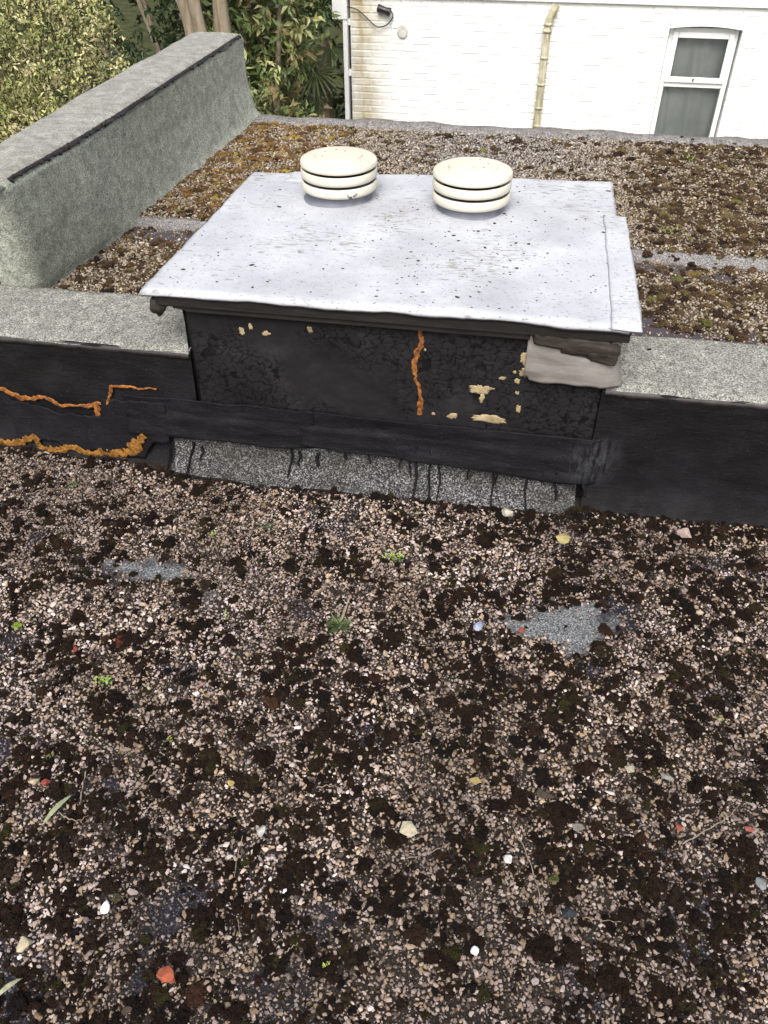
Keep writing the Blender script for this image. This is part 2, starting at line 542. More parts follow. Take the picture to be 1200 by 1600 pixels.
def hull(P):
    bm = bmesh.new()
    vs = [bm.verts.new(p) for p in P]
    r = bmesh.ops.convex_hull(bm, input=vs)
    dead = [g for g in r['geom_interior'] if isinstance(g, bmesh.types.BMVert)] + [v for v in bm.verts if not v.link_faces]
    bmesh.ops.delete(bm, geom=list(set(dead)), context='VERTS')
    bmesh.ops.recalc_face_normals(bm, faces=bm.faces)
    bm.verts.index_update()
    V = np.array([v.co[:] for v in bm.verts])
    F = [tuple(v.index for v in f.verts) for f in bm.faces]
    bm.free()
    return V, F

# ------------------------------------------------------------------ THE SETTING: ground, roofs
KY, KZ, KB = 1.88, 0.37, 2.21            # kerb front, kerb top, kerb back edge
FARZ = 0.345
gx, gy = gridUV(2, 2)
o = put('ground', np.c_[gx*240-120, gy*240-120, gx*0-3.0], gridF(2, 2), M['soil'])
tag(o, kind='structure')

def near_z(P):
    return (fbm(P[:, :2], 5, 3, 3)-0.5)*0.014
def poly_mask(P, poly, soft=0.012, wob=0.03, seed=1):
    """soft inside-ness of points in a polygon with a ragged edge (signed distance, wobbled)"""
    poly = np.asarray(poly, float)[:, :2]
    n = len(poly)
    inside = np.zeros(len(P), bool)
    dmin = np.full(len(P), 1e9)
    for i in range(n):
        a, b2 = poly[i], poly[(i+1) % n]
        cond = ((a[1] > P[:, 1]) != (b2[1] > P[:, 1]))
        xi = (b2[0]-a[0])*(P[:, 1]-a[1])/(b2[1]-a[1]+1e-12) + a[0]
        inside ^= cond & (P[:, 0] < xi)
        ab = b2-a
        tt = np.clip(((P[:, :2]-a)@ab)/(ab@ab), 0, 1)
        dmin = np.minimum(dmin, np.linalg.norm(P[:, :2]-(a+tt[:, None]*ab), axis=1))
    s = np.where(inside, dmin, -dmin) + (fbm(P[:, :2], 40, 3, seed)-0.5)*wob
    return sstep(-soft, soft, s)
def zp(*pts):
    return [on_z(x, y)[:2] for x, y in pts]
FELT_P = [zp((770, 968), (830, 962), (880, 955), (930, 945), (965, 962), (968, 985), (930, 1005), (908, 1028), (885, 1022), (850, 1000), (800, 985)),
          zp((168, 880), (215, 870), (262, 876), (295, 893), (262, 902), (205, 902), (180, 893)),
          zp((318, 928), (345, 922), (350, 936), (325, 941))]
TAR_P = [zp((240, 1395), (300, 1365), (345, 1390), (330, 1430), (270, 1450), (255, 1520), (225, 1560), (200, 1500)),
         zp((135, 1215), (175, 1205), (190, 1250), (165, 1275), (140, 1255)),
         zp((940, 930), (985, 935), (985, 985), (960, 1000), (940, 970)),
         zp((905, 1030), (935, 1035), (930, 1060), (910, 1055)),
         zp((1060, 1350), (1100, 1370), (1110, 1440), (1075, 1490), (1050, 1420)),
         zp((0, 1480), (40, 1500), (60, 1560), (10, 1600), (-20, 1560)),
         zp((0, 1140), (30, 1150), (35, 1180), (0, 1185)),
         zp((400, 1540), (450, 1530), (470, 1580), (410, 1600)),
         zp((150, 880), (120, 860), (135, 905), (170, 912), (185, 900))]
def felt_at(P):
    return np.max([poly_mask(P, p, 0.014, 0.06, 5+i) for i, p in enumerate(FELT_P)], axis=0)
def tar_at(P):
    a = np.max([poly_mask(P, p, 0.035, 0.10, 25+i) for i, p in enumerate(TAR_P)], axis=0)
    n = sstep(0.70, 0.80, fbm(P[:, :2], 9, 3, 91))
    return np.clip(np.maximum(a*(0.35+0.65*sstep(0.40, 0.58, fbm(P[:, :2], 26, 3, 17))), n*0.5), 0, 1)

u, v = gridUV(300, 280)
P = np.c_[-2.10 + u*3.8, -1.0 + v*2.89, 0*u]
P[:, 2] = near_z(P)
lower = put('lower_roof', P, gridF(300, 280), M['deck'])
attr_f(lower, 'felt', felt_at(P))
attr_f(lower, 'tar', tar_at(P))
tag(lower, kind='structure')

LAP = 2.84
def far_z(P):
    return FARZ - 0.022 + 0.022*sstep(LAP-0.03, LAP+0.02, P[:, 1]) + (fbm(P[:, :2], 4, 3, 8)-0.5)*0.012
def far_felt(P):
    a = sstep(LAP-0.055, LAP-0.02, P[:, 1] + (fbm(P[:, :2], 14, 2, 4)-0.5)*0.03)*(1-sstep(LAP+0.015, LAP+0.035, P[:, 1]))
    b2 = sstep(4.10, 4.125, P[:, 1])
    return np.maximum(a, b2)
def far_tar(P):
    n = (fbm(P[:, :2], 5, 4, 61)-0.5)
    a = (1-sstep(2.30, 2.42, P[:, 1]+n*0.35))*sstep(0.30, 0.36, P[:, 0])
    b2 = sstep(LAP-0.17, LAP-0.10, P[:, 1]+n*0.2)*(1-sstep(LAP-0.06, LAP-0.03, P[:, 1]))*(1-sstep(0.7, 0.9, P[:, 0]+n))
    return np.maximum(a, b2)
u, v = gridUV(260, 170)
P = np.c_[-1.50 + u*3.2, 2.205 + v*1.99, 0*u]
P[:, 2] = far_z(P)
upper = put('upper_roof', P, gridF(260, 170), M['deck_far'])
attr_f(upper, 'felt', far_felt(P))
attr_f(upper, 'tar', far_tar(P))
tag(upper, kind='structure')
# low felt upstand along the far edge of the upper roof
prof = [(4.108, -0.02), (4.118, 0.006), (4.14, 0.018), (4.19, 0.020), (4.205, 0.010), (4.21, -0.08), (4.21, -0.30)]
xs = np.linspace(-1.34, 1.70, 120)
V = np.array([(x, y, FARZ+z+0.004*math.sin(7*x)+0.003*math.sin(23*x)+random.uniform(-.001, .001)) for x in xs for y, z in prof])
o = put('edge_trim', V, gridF(120, len(prof)), M['trim_felt'], upper, smooth=True)

# ------------------------------------------------------------------ the building under the roofs
bld = empty('flat_roofed_building', (0, 1.6, -3), 'flat roofed building under the two gravel roofs', 'building')
V, F = join([box(-2.09, 1.69, -1.0, 1.885, -3, -0.03), box(-1.49, 1.69, 2.215, 4.19, -3, 0.29)])
put('wall', V, F, M['white'], bld)

# ------------------------------------------------------------------ parapet wall on the left
par = empty('parapet_wall', (-1.55, 2.8, 0), 'low parapet wall wrapped in grey green mineral felt beside the upper roof', 'parapet')
PY = [1.95, 2.0, 2.19, 2.25, 2.55, 2.81, 3.3, 3.8, 4.17, 4.27]
PXT = [-1.475, -1.47, -1.465, -1.462, -1.44, -1.430, -1.422, -1.415, -1.412, -1.408]
PXB = [-1.522, -1.522, -1.518, -1.515, -1.465, -1.425, -1.388, -1.362, -1.342, -1.335]
PXO = [-1.655, -1.655, -1.655, -1.657, -1.659, -1.663, -1.666, -1.66, -1.648, -1.646]
def pt_x(y): return np.interp(y, PY, PXT)
def pb_x(y): return np.interp(y, PY, PXB)
def po_x(y): return np.interp(y, PY, PXO)
PT = 0.70
ny, nz = 240, 40
u, v = gridUV(ny, nz)
yy = 2.266 + u*1.994
base = np.where(yy > 2.2, FARZ-0.03, KZ-0.01)
zz = base + v*(PT-base)
hgt = zz-base
xx = pt_x(yy)*np.clip((hgt-0.09)/0.12, 0, 1) + (1-np.clip((hgt-0.09)/0.12, 0, 1))*(0.72*pt_x(yy)+0.28*pb_x(yy))
fil = np.exp(-np.clip(hgt-0.02, 0, 9)/0.028)
xx = xx + fil*np.clip(pb_x(yy)-xx, -0.01, 0.07)
xx = xx + (fbm(np.c_[yy, zz, 0*yy], 3.5, 4, 12)-0.5)*0.016 - 0.014*sstep(PT-0.02, PT, zz)
# rounded far end: the facing bends round the corner
G = np.c_[xx, yy, zz].reshape(ny, nz, 3)
lean = 0.085*(np.linspace(0, 1, nz))**1.0            # the near end leans out over the kerb
G[:, :, 1] -= lean[None, :]*np.clip(1-(G[:, :, 1]-2.266)/0.3, 0, 1)
pre = []
for k in range(15, 0, -1):
    row = G[0].copy()
    th = min(k, 9)/9*pi/2
    row[:, 0] -= 0.06*(1-cos(th)) + 0.0225*max(0, k-9)
    row[:, 1] -= 0.06*sin(th)
    pre.append(row)
G = np.concatenate([np.array(pre), G], 0)
o = put('felt_facing', G.reshape(-1, 3), gridF(ny+15, nz), M['green_felt'], par, smooth=True)
V, F = tube([(-1.602, 2.196, KZ), (-1.606, 2.182, KZ+0.05), (-1.612, 2.17, KZ+0.09)], [0.004, 0.003, 0.001], 6)
put('bitumen_run', V, F, M['seam'], par)
# end face, capping, outer face
ne, nz2 = 24, 30
u, v = gridUV(ne, nz2)
zz = 0.10 + v*(PT-0.10)
ex = np.where(True, -1.412 - u*0.234, 0)
flare = np.exp(-np.clip(zz-FARZ, 0, 9)/0.026)*0.06*(1-u)**2
ey = 4.26 + 0.02*np.sin(np.clip(u*6, 0, pi/2)) - 0.02 + 0.012*np.sin(u*pi)
put('end_facing', np.c_[ex+flare, ey + 0.012*(1-v), zz], gridF(ne, nz2), M['green_felt'], par, smooth=True)
ny, nx = 260, 16
u, v = gridUV(ny, nx)
yy = 2.100 + u*2.175
bend = np.abs(v-0.5)*2
inner = pt_x(yy) - 0.004 + 0.006*(fbm(np.c_[yy, yy*0], 9, 3, 31)-0.5)
outer = po_x(yy) - 0.012 + 0.02*(fbm(np.c_[yy, yy*0+9], 4, 4, 33)-0.5)
xx = outer + (inner-outer)*v
zz = PT + 0.004 - 0.022*bend**7 + (fbm(np.c_[xx, yy], 5, 4, 14)-0.5)*0.013 - 0.02*sstep(4.2, 4.28, yy)
cap = put('capping_felt', np.c_[xx, yy, zz], gridF(ny, nx), M['parapet_cap'], par, smooth=True)
solid(cap, 0.006)
u, v = gridUV(40, 6)
yy = 2.206 + u*2.044
put('outer_face', np.c_[po_x(yy), yy, -3 + v*(PT+2.995)], gridF(40, 6), M['trim_felt'], par)
# ragged black seam under the capping edge
ys = np.linspace(2.19, 4.22, 900)
top, bot, xo = [], [], []
rag = fbm(np.c_[ys*95, ys*0], 1, 4, 71)
big = fbm(np.c_[ys*5, ys*0+3], 1, 3, 73)
V, F = [], []
for i, y in enumerate(ys):
    x = pt_x(y) + 0.003 + 0.002*rag[i] + 0.003*max(0, big[i]-0.5)
    t0 = PT - 0.002 + 0.004*(rag[(i*7) % 900]-0.5)
    h = 0.002 + 0.030*max(0, rag[i]-0.56) + 0.055*max(0, big[i]-0.60)
    V += [(x-0.012, y, t0+0.004), (x+0.002, y, t0-0.002), (x+0.001, y, t0-h), (x-0.012, y, t0-h-0.001)]
F = gridF(900, 4)
o = put('bitumen_seam', V, F, M['seam'], par, smooth=True)
# lumps where the seam lifts
def lump(name, c, r, m, parent, seed, sub=2, origin=None):
    V, F = ico(sub)
    d = 1 + (fbm(V*1.0+seed*3.1, 1.6, 3, seed)-0.5)*0.9
    V = V*d[:, None]*np.array(r) + np.array(c)
    return put(name, V, F, m, parent, origin, smooth=True)
for px, py, r in ((160, 187, (0.006, 0.018, 0.006)), (163, 192, (0.005, 0.02, 0.012)), (292, 103, (0.006, 0.028, 0.009)), (240, 148, (0.005, 0.05, 0.010)), (118, 228, (0.006, 0.014, 0.011)), (345, 72, (0.004, 0.02, 0.006)), (352, 70, (0.004, 0.018, 0.006))):
    q = on_z(px, py, PT)
    yv = q[1]
    lump('bitumen_lump', (pt_x(yv)+0.002, yv, PT-0.003), r, M['seam'], par, px)
for px, py, s in ((73, 192, 0.008), (147, 190, 0.005), (204, 123, 0.007)):
    q = on_z(px, py, PT+0.002)
    lump('dropping_spot', (q[0], q[1], PT+0.002), (s, s*1.2, 0.003), M['upvc'], par, px)

# ------------------------------------------------------------------ the kerb across the roof
kerb = empty('roof_kerb', (0, 2.0, 0), 'black felt faced kerb with grey mineral capping between the two roofs', 'roof kerb')
HX0, HX1 = -0.868, 0.262          # vent housing between the two kerb lengths
KX0, KX1 = -2.08, 1.69
V, F = join([box(KX0, HX0-0.004, 1.895, 2.203, -0.02, KZ-0.008), box(HX1+0.004, KX1, 1.895, 2.203, -0.02, KZ-0.008)])
put('kerb_body', V, F, M['bitumen'], kerb)
def face_grid(x0, x1, profile, step=0.012, amp=0.006, seed=1, mod=None):
    """loft a (Y,z) profile along x, with dents"""
    n = max(4, int((x1-x0)/step))
    pr = spline([(p[0], p[1], 0) for p in profile], 8)[:, :2]
    xs = np.linspace(x0, x1, n)
    X = np.repeat(xs, len(pr))
    Yv = np.tile(pr[:, 0], n)
    Zv = np.tile(pr[:, 1], n)
    P = np.c_[X, Yv, Zv]
    P[:, 1] -= (fbm(np.c_[X*1.0, Zv*2.0, 0*X+seed], 7, 4, seed)-0.5)*2*amp
    if mod is not None:
        P = mod(P)
    return P, gridF(n, len(pr))
def facing(x0, x1, seed):
    P, F = face_grid(x0, x1, [(1.895, KZ+0.001), (1.879, KZ-0.004), (1.876, KZ-0.03), (1.877, 0.28), (1.872, 0.20), (1.872, 0.12), (1.865, 0.06), (1.845, 0.012), (1.825, -0.012)], amp=0.007, seed=seed)
    o = put('felt_facing', P, F, M['bitumen'], kerb, smooth=True)
    return o
facing(KX0, HX0+0.004, 3)
facing(HX1-0.012, KX1, 9)
for x0, x1, sd_ in ((KX0, HX0+0.002, 4), (HX1-0.004, KX1, 6)):
    n, k = int((x1-x0)/0.02), 26
    u, v = gridUV(n, k)
    X = x0 + u*(x1-x0)
    Yv = KY-0.004 + v*(KB-KY+0.004)
    rag = (fbm(np.c_[X, 0*X], 12, 3, sd_)-0.5)*0.010
    Yv = Yv + np.where(v < 0.02, rag, 0) + np.where(v > 0.98, rag, 0)
    Zv = KZ + 0.004 - 0.007*np.clip(1-v*14, 0, 1)**2 + (fbm(np.c_[X, Yv], 6, 3, sd_)-0.5)*0.008 - 0.03*np.clip(v*12-11, 0, 1)
    o = put('capping_felt', np.c_[X, Yv, Zv], gridF(n, k), M['cap_felt'], kerb, smooth=True)
    # the bitumen bead squeezed out under the front lip
    xs = np.linspace(x0, x1, n*3)
    rg = fbm(np.c_[xs*40, 0*xs], 1, 3, sd_+5)
    V = []
    for i, x in enumerate(xs):
        z0 = KZ - 0.004
        V += [(x, KY-0.001, z0+0.003), (x, KY-0.006-0.003*rg[i], z0-0.003), (x, KY-0.006-0.003*rg[i], z0-0.008-0.007*rg[i]), (x, KY+0.004, z0-0.014-0.01*rg[i])]
    put('bitumen_bead', V, gridF(n*3, 4), M['seam'], kerb, smooth=True)

# torn lower felt sheet at the left end of the face, its top edge stepping down
AP_TOP = [(-1.46, 0.175), (-1.44, 0.160), (-1.38, 0.155), (-1.30, 0.132), (-1.20, 0.136), (-1.165, 0.140), (-1.160, 0.198), (-1.02, 0.205), (-0.9, 0.205)]
AP_BOT = [(-1.46, 0.030), (-1.33, 0.042), (-1.30, 0.018), (-1.20, 0.022), (-1.12, 0.012), (-1.05, 0.016), (-1.01, 0.075), (-0.9, 0.085)]
n, k = 90, 22
u, v = gridUV(n, k)
X = -1.46 + u*0.50
zt = np.interp(X, *zip(*AP_TOP)) + (fbm(np.c_[X, 0*X], 50, 3, 44)-0.5)*0.012
zb = np.interp(X, *zip(*AP_BOT)) + (fbm(np.c_[X, 0*X], 40, 3, 45)-0.5)*0.014
Zv = zt + (zb-zt)*v
Yv = 1.866 - 0.020*v**1.5 - (fbm(np.c_[X, Zv], 10, 4, 46)-0.5)*0.012
o = put('felt_apron', np.c_[X, Yv, Zv], gridF(n, k), M['bitumen_smooth'], kerb, smooth=True)
solid(o, 0.004)
def edge_ribbon(name, pts, wid, m, parent, seed, yo=0.0, thick=0.008, ys=None):
    """crusty torn edge that follows points (x, z, width) on the face"""
    P = spline([(p[0], p[1], p[2]) for p in pts], 10)
    ln = np.r_[0, np.cumsum(np.linalg.norm(np.diff(P[:, :2], axis=0), axis=1))]
    n = max(8, int(ln[-1]/0.0018))
    s_ = np.linspace(0, ln[-1], n)
    P = np.c_[[np.interp(s_, ln, P[:, k]) for k in range(3)]].T
    T = np.gradient(P[:, :2], axis=0)
    T /= np.linalg.norm(T, axis=1)[:, None]+1e-9
    Nn = np.c_[-T[:, 1], T[:, 0]]
    q0 = np.c_[s_, 0*s_+seed]
    ga = 0.25 + 1.5*fbm(q0, 95, 4, seed)
    gb = 0.25 + 1.5*fbm(q0+3, 80, 4, seed+3)
    wob = (fbm(q0+9, 60, 3, seed+5)-0.5)*0.010
    K = 9
    t = np.linspace(-1, 1, K)
    V = np.zeros((n, K, 3))
    for j in range(K):
        w_ = P[:, 2]*wid*(ga if t[j] > 0 else gb)*abs(t[j]) * (1 if t[j] > 0 else -1)
        x = P[:, 0] + Nn[:, 0]*(w_+wob)
        z = P[:, 1] + Nn[:, 1]*(w_+wob)
        y0 = np.array([ys(x[i], z[i]) for i in range(n)]) if ys else np.full(n, 1.864)
        lump_ = fbm(np.c_[x, z], 130, 4, seed+8)
        V[:, j, 0], V[:, j, 2] = x, z
        V[:, j, 1] = y0 + yo + 0.0004 - thick*0.34*(1-t[j]**4)*(0.15+1.2*lump_)
    return put(name, V.reshape(-1, 3), gridF(n, K), m, parent, smooth=False)
def fz(px, py, Y=1.865):
    q = on_y(px, py, Y)
    return (q[0], q[2])
pts = [fz(*p)+(s,) for p, s in (((-10, 602), 1), ((14, 613), 1.3), ((40, 622), 1.0), ((70, 620), 0.9), ((92, 632), 0.9), ((120, 634), 0.5), ((145, 633), 1.0), ((165, 630), 0.5), ((172, 620), 0.6), ((173, 607), 0.7), ((182, 604), 0.6), ((215, 606), 0.45), ((245, 608), 0.4))]
edge_ribbon('sealant_line', pts, 0.0075, M['orange'], kerb, 5)
pts = [fz(*p)+(s,) for p, s in (((150, 630), 0.8), ((152, 640), 1.3), ((153, 650), 0.8))]
edge_ribbon('sealant_line', pts, 0.008, M['orange'], kerb, 6)
pts = [fz(px, py, 1.842)+(s,) for (px, py), s in (((-10, 690), 1.0), ((25, 692), 1.1), ((52, 684), 1.0), ((66, 700), 1.0), ((85, 704), 1.3), ((118, 700), 1.0), ((140, 710), 1.2), ((170, 708), 1.2), ((198, 710), 1.6), ((214, 694), 1.3), ((226, 680), 0.8))]
edge_ribbon('sealant_line', pts, 0.0115, M['ochre'], kerb, 8, ys=lambda x, z: 1.842, thick=0.012)

# mineral strip fillet under the flashing
mx0, mx1 = on_z(250, 745)[0], on_z(898, 795)[0]
def strip_mod(P):
    P[:, 1] += (fbm(np.c_[P[:, 0], P[:, 0]*0], 6, 3, 71)-0.5)*0.03*np.clip(1-P[:, 2]/0.1, 0, 1)
    P[:, 1] += 0.05*(sstep(mx1-0.045, mx1, P[:, 0]) + sstep(mx0+0.03, mx0, P[:, 0]))*np.clip(1.2-P[:, 2]/0.15, 0, 1)
    return P
P, F = face_grid(mx0, mx1, [(1.876, 0.15), (1.868, 0.105), (1.862, 0.07), (1.850, 0.035), (1.826, 0.012), (1.800, 0.002), (1.785, -0.008)], amp=0.006, seed=21, mod=strip_mod)
put('mineral_strip', P, F, M['strip_felt'], kerb, smooth=True)
# flashing strips: two overlapping lengths with a fold, their foot kicked out
def flash(x0, x1, zt, zb0, zb1, seed, proud):
    n, k = int((x1-x0)/0.008), 30
    u, v = gridUV(n, k)
    X = x0 + u*(x1-x0)
    top = zt + (fbm(np.c_[X, 0*X], 18, 3, seed)-0.5)*0.010
    bot = zb0 + (zb1-zb0)*u + (fbm(np.c_[X, 0*X], 9, 4, seed+1)-0.5)*0.016
    Zv = top + (bot-top)*v
    Yv = 1.870 - proud - 0.004*sstep(0.35, 0.5, v) - 0.014*v**2.2*np.clip((x1-X)/0.10, 0, 1) - (fbm(np.c_[X*0.6, Zv*3], 9, 3, seed+2)-0.5)*0.012*np.clip((x1-X)/0.05, 0, 1) + 0.022*np.clip(1-(x1-X)/0.05, 0, 1)*(0 if x1 < 0 else 1) - (fbm(np.c_[X, Zv*0.4], 5, 3, seed+3)-0.5)*0.010
    o = put('flashing_strip', np.c_[X, Yv, Zv], gridF(n, k), M['bitumen_smooth'], kerb, smooth=True)
    solid(o, 0.003)
    return o
flash(-1.085, -0.52, 0.222, 0.098, 0.100, 51, 0.004)
flash(-0.56, 0.300, 0.218, 0.112, 0.072, 57, 0.000)
# black runs of bitumen down the mineral strip
for px, y0, y1, wd in ((456, 697, 733, 4), (469, 708, 722, 5), (497, 712, 724, 6), (302, 694, 730, 5), (318, 700, 712, 4), (268, 700, 745, 5), (626, 708, 728, 3), (641, 704, 738, 4), (650, 703, 768, 5), (672, 710, 760, 4), (687, 715, 762, 3), (732, 710, 745, 3), (770, 726, 772, 3), (776, 728, 752, 4), (800, 730, 745, 3), (822, 736, 778, 4), (868, 742, 772, 5), (912, 744, 770, 6), (540, 706, 716, 4), (578, 706, 722, 3), (700, 712, 724, 4), (848, 740, 752, 3)):
    nn = 10
    V = []
    tz = []
    for i in range(nn):
        py = y0-6 + (y1-y0+6)*i/(nn-1)
        q = on_y(px + 1.6*math.sin(i*0.9+px), py, 1.86)
        z = q[2]
        yv = np.interp(z, [0.0, 0.012, 0.035, 0.07, 0.105, 0.15], [1.795, 1.822, 1.846, 1.857, 1.862, 1.868]) - 0.007
        hw = wd*0.0009*(1.0 if i < nn-2 else 0.8)*(0.7+0.5*random.random())
        V += [(q[0]-hw, yv+0.006, z), (q[0]-hw*0.5, yv-0.002, z), (q[0]+hw*0.5, yv-0.002, z), (q[0]+hw, yv+0.006, z)]
    put('bitumen_run', V, gridF(nn, 4), M['bitumen_smooth'], kerb, smooth=True)

# ------------------------------------------------------------------ vent housing with its lid
hs = empty('vent_housing', (-0.3, 2.33, 0.3), 'black box housing with a wide white coated lid carrying the two vents', 'roof housing')
LZ = 0.565
V, F = box(HX0+0.012, HX1-0.012, 1.90, 2.74, -0.02, 0.525)
put('housing_body', V, F, M['bitumen'], hs)
# crazed front panel, real cracks
step = 0.0022
nx, nz = int((HX1-HX0)/step), int(0.335/step)
u, v = gridUV(nx, nz)
X = HX0 + u*(HX1-HX0)
Zv = 0.195 + v*0.335
kd_pts = []
cs = 0.0195
for i in range(int(1.2/cs)+2):
    for j in range(int(0.36/cs)+2):
        if random.random() < 0.8:
            kd_pts.append((HX0-0.03+(i+random.random()*1.4)*cs, 0.18+(j+random.random()*1.4)*cs*0.9, 0))
kd = kdtree.KDTree(len(kd_pts))
for i, p in enumerate(kd_pts):
    kd.insert(p, i)
kd.balance()
wx = X + (fbm(np.c_[X, Zv], 70, 3, 81)-0.5)*0.026
wz = Zv + (fbm(np.c_[X, Zv], 70, 3, 82)-0.5)*0.026
ed = np.empty(len(X))
for i in range(len(X)):
    r2 = kd.find_n((wx[i], wz[i], 0), 2)
    ed[i] = r2[1][2]-r2[0][2]
amt = sstep(0.34, 0.66, fbm(np.c_[X, Zv], 6, 3, 83) + 0.12*np.clip((X+0.35)/0.4, 0, 1))
wid = 0.0005 + 0.0018*amt
crack = (1-sstep(wid*0.4, wid*1.5, ed))*(0.12+0.88*amt)
edge = np.minimum(np.minimum(u, 1-u)*nx, np.minimum(v, 1-v)*nz)
crack = crack*np.clip(edge/3, 0, 1)
def panel_y(x, z):
    return 1.884 - (fbm(np.array([[x, z]]), 9, 4, 84)[0]-0.5)*0.012
Yv = 1.884 + crack*0.0010 - (fbm(np.c_[X, Zv], 9, 4, 84)-0.5)*0.012 + 0.014*sstep(0.97, 1.0, np.abs(u-0.5)*2)**1
o = put('front_panel', np.c_[X, Yv, Zv], gridF(nx, nz), M['panel'], hs, smooth=True)
attr_f(o, 'crack', crack*1.0)
# side skirts of the housing
for xx_, s in ((HX0, 1), (HX1, -1)):
    u, v = gridUV(40, 14)
    Yv = 1.89 + u*0.86
    Zv = KZ-0.03 + v*0.19
    put('side_panel', np.c_[xx_ + s*(fbm(np.c_[Yv, Zv], 9, 3, 8)-0.5)*0.012, Yv, Zv], gridF(40, 14), M['bitumen'], hs, smooth=True)
# bare patches where the coating has come away
def patch(px, py, rx, rz, seed, m='plaster'):
    """a flake-edged bare spot lying flush on the uneven panel"""
    q = on_y(px, py, 1.88)
    k_ = 0.00142
    n = 54
    aa = np.linspace(0, 2*pi, n, endpoint=False)
    rr = 1.02 + 0.9*(fbm(np.c_[np.cos(aa)*0.9+seed*3.3, np.sin(aa)*0.9+seed], 1.4, 2, seed)-0.5) + 0.75*(fbm(np.c_[np.cos(aa)*4+seed, np.sin(aa)*4], 1.5, 3, seed+40)-0.5)
    V, F = [], []
    for f_, d in ((0.0, -0.0008), (0.5, -0.0009), (0.94, -0.0008), (1.0, 0.0016)):
        for k in range(n if f_ else 1):
            x, z = q[0]+cos(aa[k])*rx*rr[k]*k_*f_, q[2]+sin(aa[k])*rz*rr[k]*k_*1.25*f_
            V.append((x, panel_y(x, z)+d, z))
    for k in range(n):
        F.append((0, 1+(k+1) % n, 1+k))
        for L in range(2):
            a, b2 = 1+L*n+k, 1+L*n+(k+1) % n
            F.append((a, b2, b2+n, a+n))
    return put('bare_patch', V, F, M[m], hs, smooth=True)
for i, (px, py, rx, rz) in enumerate(((752, 609, 21, 8), (753, 623, 5, 9), (766, 656, 36, 6.5), (707, 651, 9, 5), (677, 648, 4, 2.5), (524, 498, 14, 5), (548, 496, 5, 5), (565, 501, 3, 3), (483, 516, 6, 5), (415, 523, 8, 3.5), (390, 512, 4, 6), (376, 520, 5, 6), (822, 561, 9, 9), (823, 583, 13, 7), (808, 597, 5, 4.5), (785, 592, 6, 3), (804, 583, 3, 2.5), (808, 615, 3.5, 3), (810, 640, 4, 7), (790, 500, 18, 3), (640, 512, 4, 2), (808, 765, 14, 5), (592, 494, 5, 2.5), (664, 548, 2, 2))):
    if py < 700:
        patch(px, py, rx, rz, i+1)
# orange sealant run down the middle of the panel
pts = [fz(px, py, 1.878)+(s,) for (px, py), s in (((657, 500), 0.9), ((657, 520), 0.9), ((658, 542), 1.0), ((650, 556), 1.0), ((648, 575), 1.0), ((650, 596), 0.8), ((655, 615), 0.8), ((657, 635), 1.2), ((657, 650), 1.0))]
edge_ribbon('sealant_bead', pts, 0.0062, M['orange'], hs, 31, ys=lambda x, z: panel_y(x, z)-0.001, thick=0.005)

# the lid: board, fascia, two overlapping coated sheets
def lid_z(P):
    x, y = P[:, 0], P[:, 1]
    return LZ + 0.006*np.sin((x+0.9)*2.2) + (fbm(np.c_[x, y], 4, 3, 90)-0.5)*0.010 - 0.006*sstep(0.02, 0.0, y-1.84)
LIDP = [(-0.960, 1.842), (0.307, 1.834), (0.282, 2.870), (-0.931, 2.779)]
def bil(u, v, q):
    q = np.array(q)
    return (1-u)[:, None]*(1-v)[:, None]*q[0] + u[:, None]*(1-v)[:, None]*q[1] + u[:, None]*v[:, None]*q[2] + (1-u)[:, None]*v[:, None]*q[3]
def sheet(name, q, n, k, lift, th, m, rag=0.004, seed=1):
    u, v = gridUV(n, k)
    P2 = bil(u, v, q)
    jag = np.c_[(fbm(np.c_[P2[:, 1], 0*u], 16, 3, seed)-0.5)*rag*2, (fbm(np.c_[P2[:, 0], 0*u], 14, 3, seed+1)-0.5)*rag*2]
    em = np.where((u < .001) | (u > .999) | (v < .001) | (v > .999), 1.0, 0.0)
    P2 = P2 + jag*em[:, None]
    P = np.c_[P2, np.zeros(len(u))]
    P[:, 2] = lid_z(P) + lift - 0.005*em
    o = put(name, P, gridF(n, k), m, hs, smooth=True)
    solid(o, th)
    return o
lid = sheet('lid', [(-0.958, 1.842), (0.283, 1.836), (0.280, 2.868), (-0.931, 2.779)], 110, 90, 0.0, 0.012, M['lid'], 0.005, 5)
sheet('lid_overlap', [(0.235, 1.833), (0.309, 1.832), (0.309, 2.548), (0.240, 2.556)], 14, 60, 0.0055, 0.005, M['lid'], 0.004, 9)
sheet('lid_overlap', [(-0.80, 2.70), (-0.50, 2.71), (-0.50, 2.822), (-0.80, 2.798)], 20, 10, 0.003, 0.004, M['lid'], 0.003, 13)
V, F = box(-0.925, 0.288, 1.856, 1.885, 0.517, 0.553)
o = put('fascia', V, F, M['fascia'], hs)
bevel(o, 0.003)
V, F = box(-0.85, 0.05, 1.864, 1.895, 0.500, 0.519)
o = put('batten', V, F, M['fascia'], hs)
bevel(o, 0.003)
for xx_ in (-0.935, 0.255):
    V, F = box(xx_, xx_+0.028, 1.888, 2.76, 0.517, 0.552)
    o = put('fascia', V, F, M['fascia'], hs)
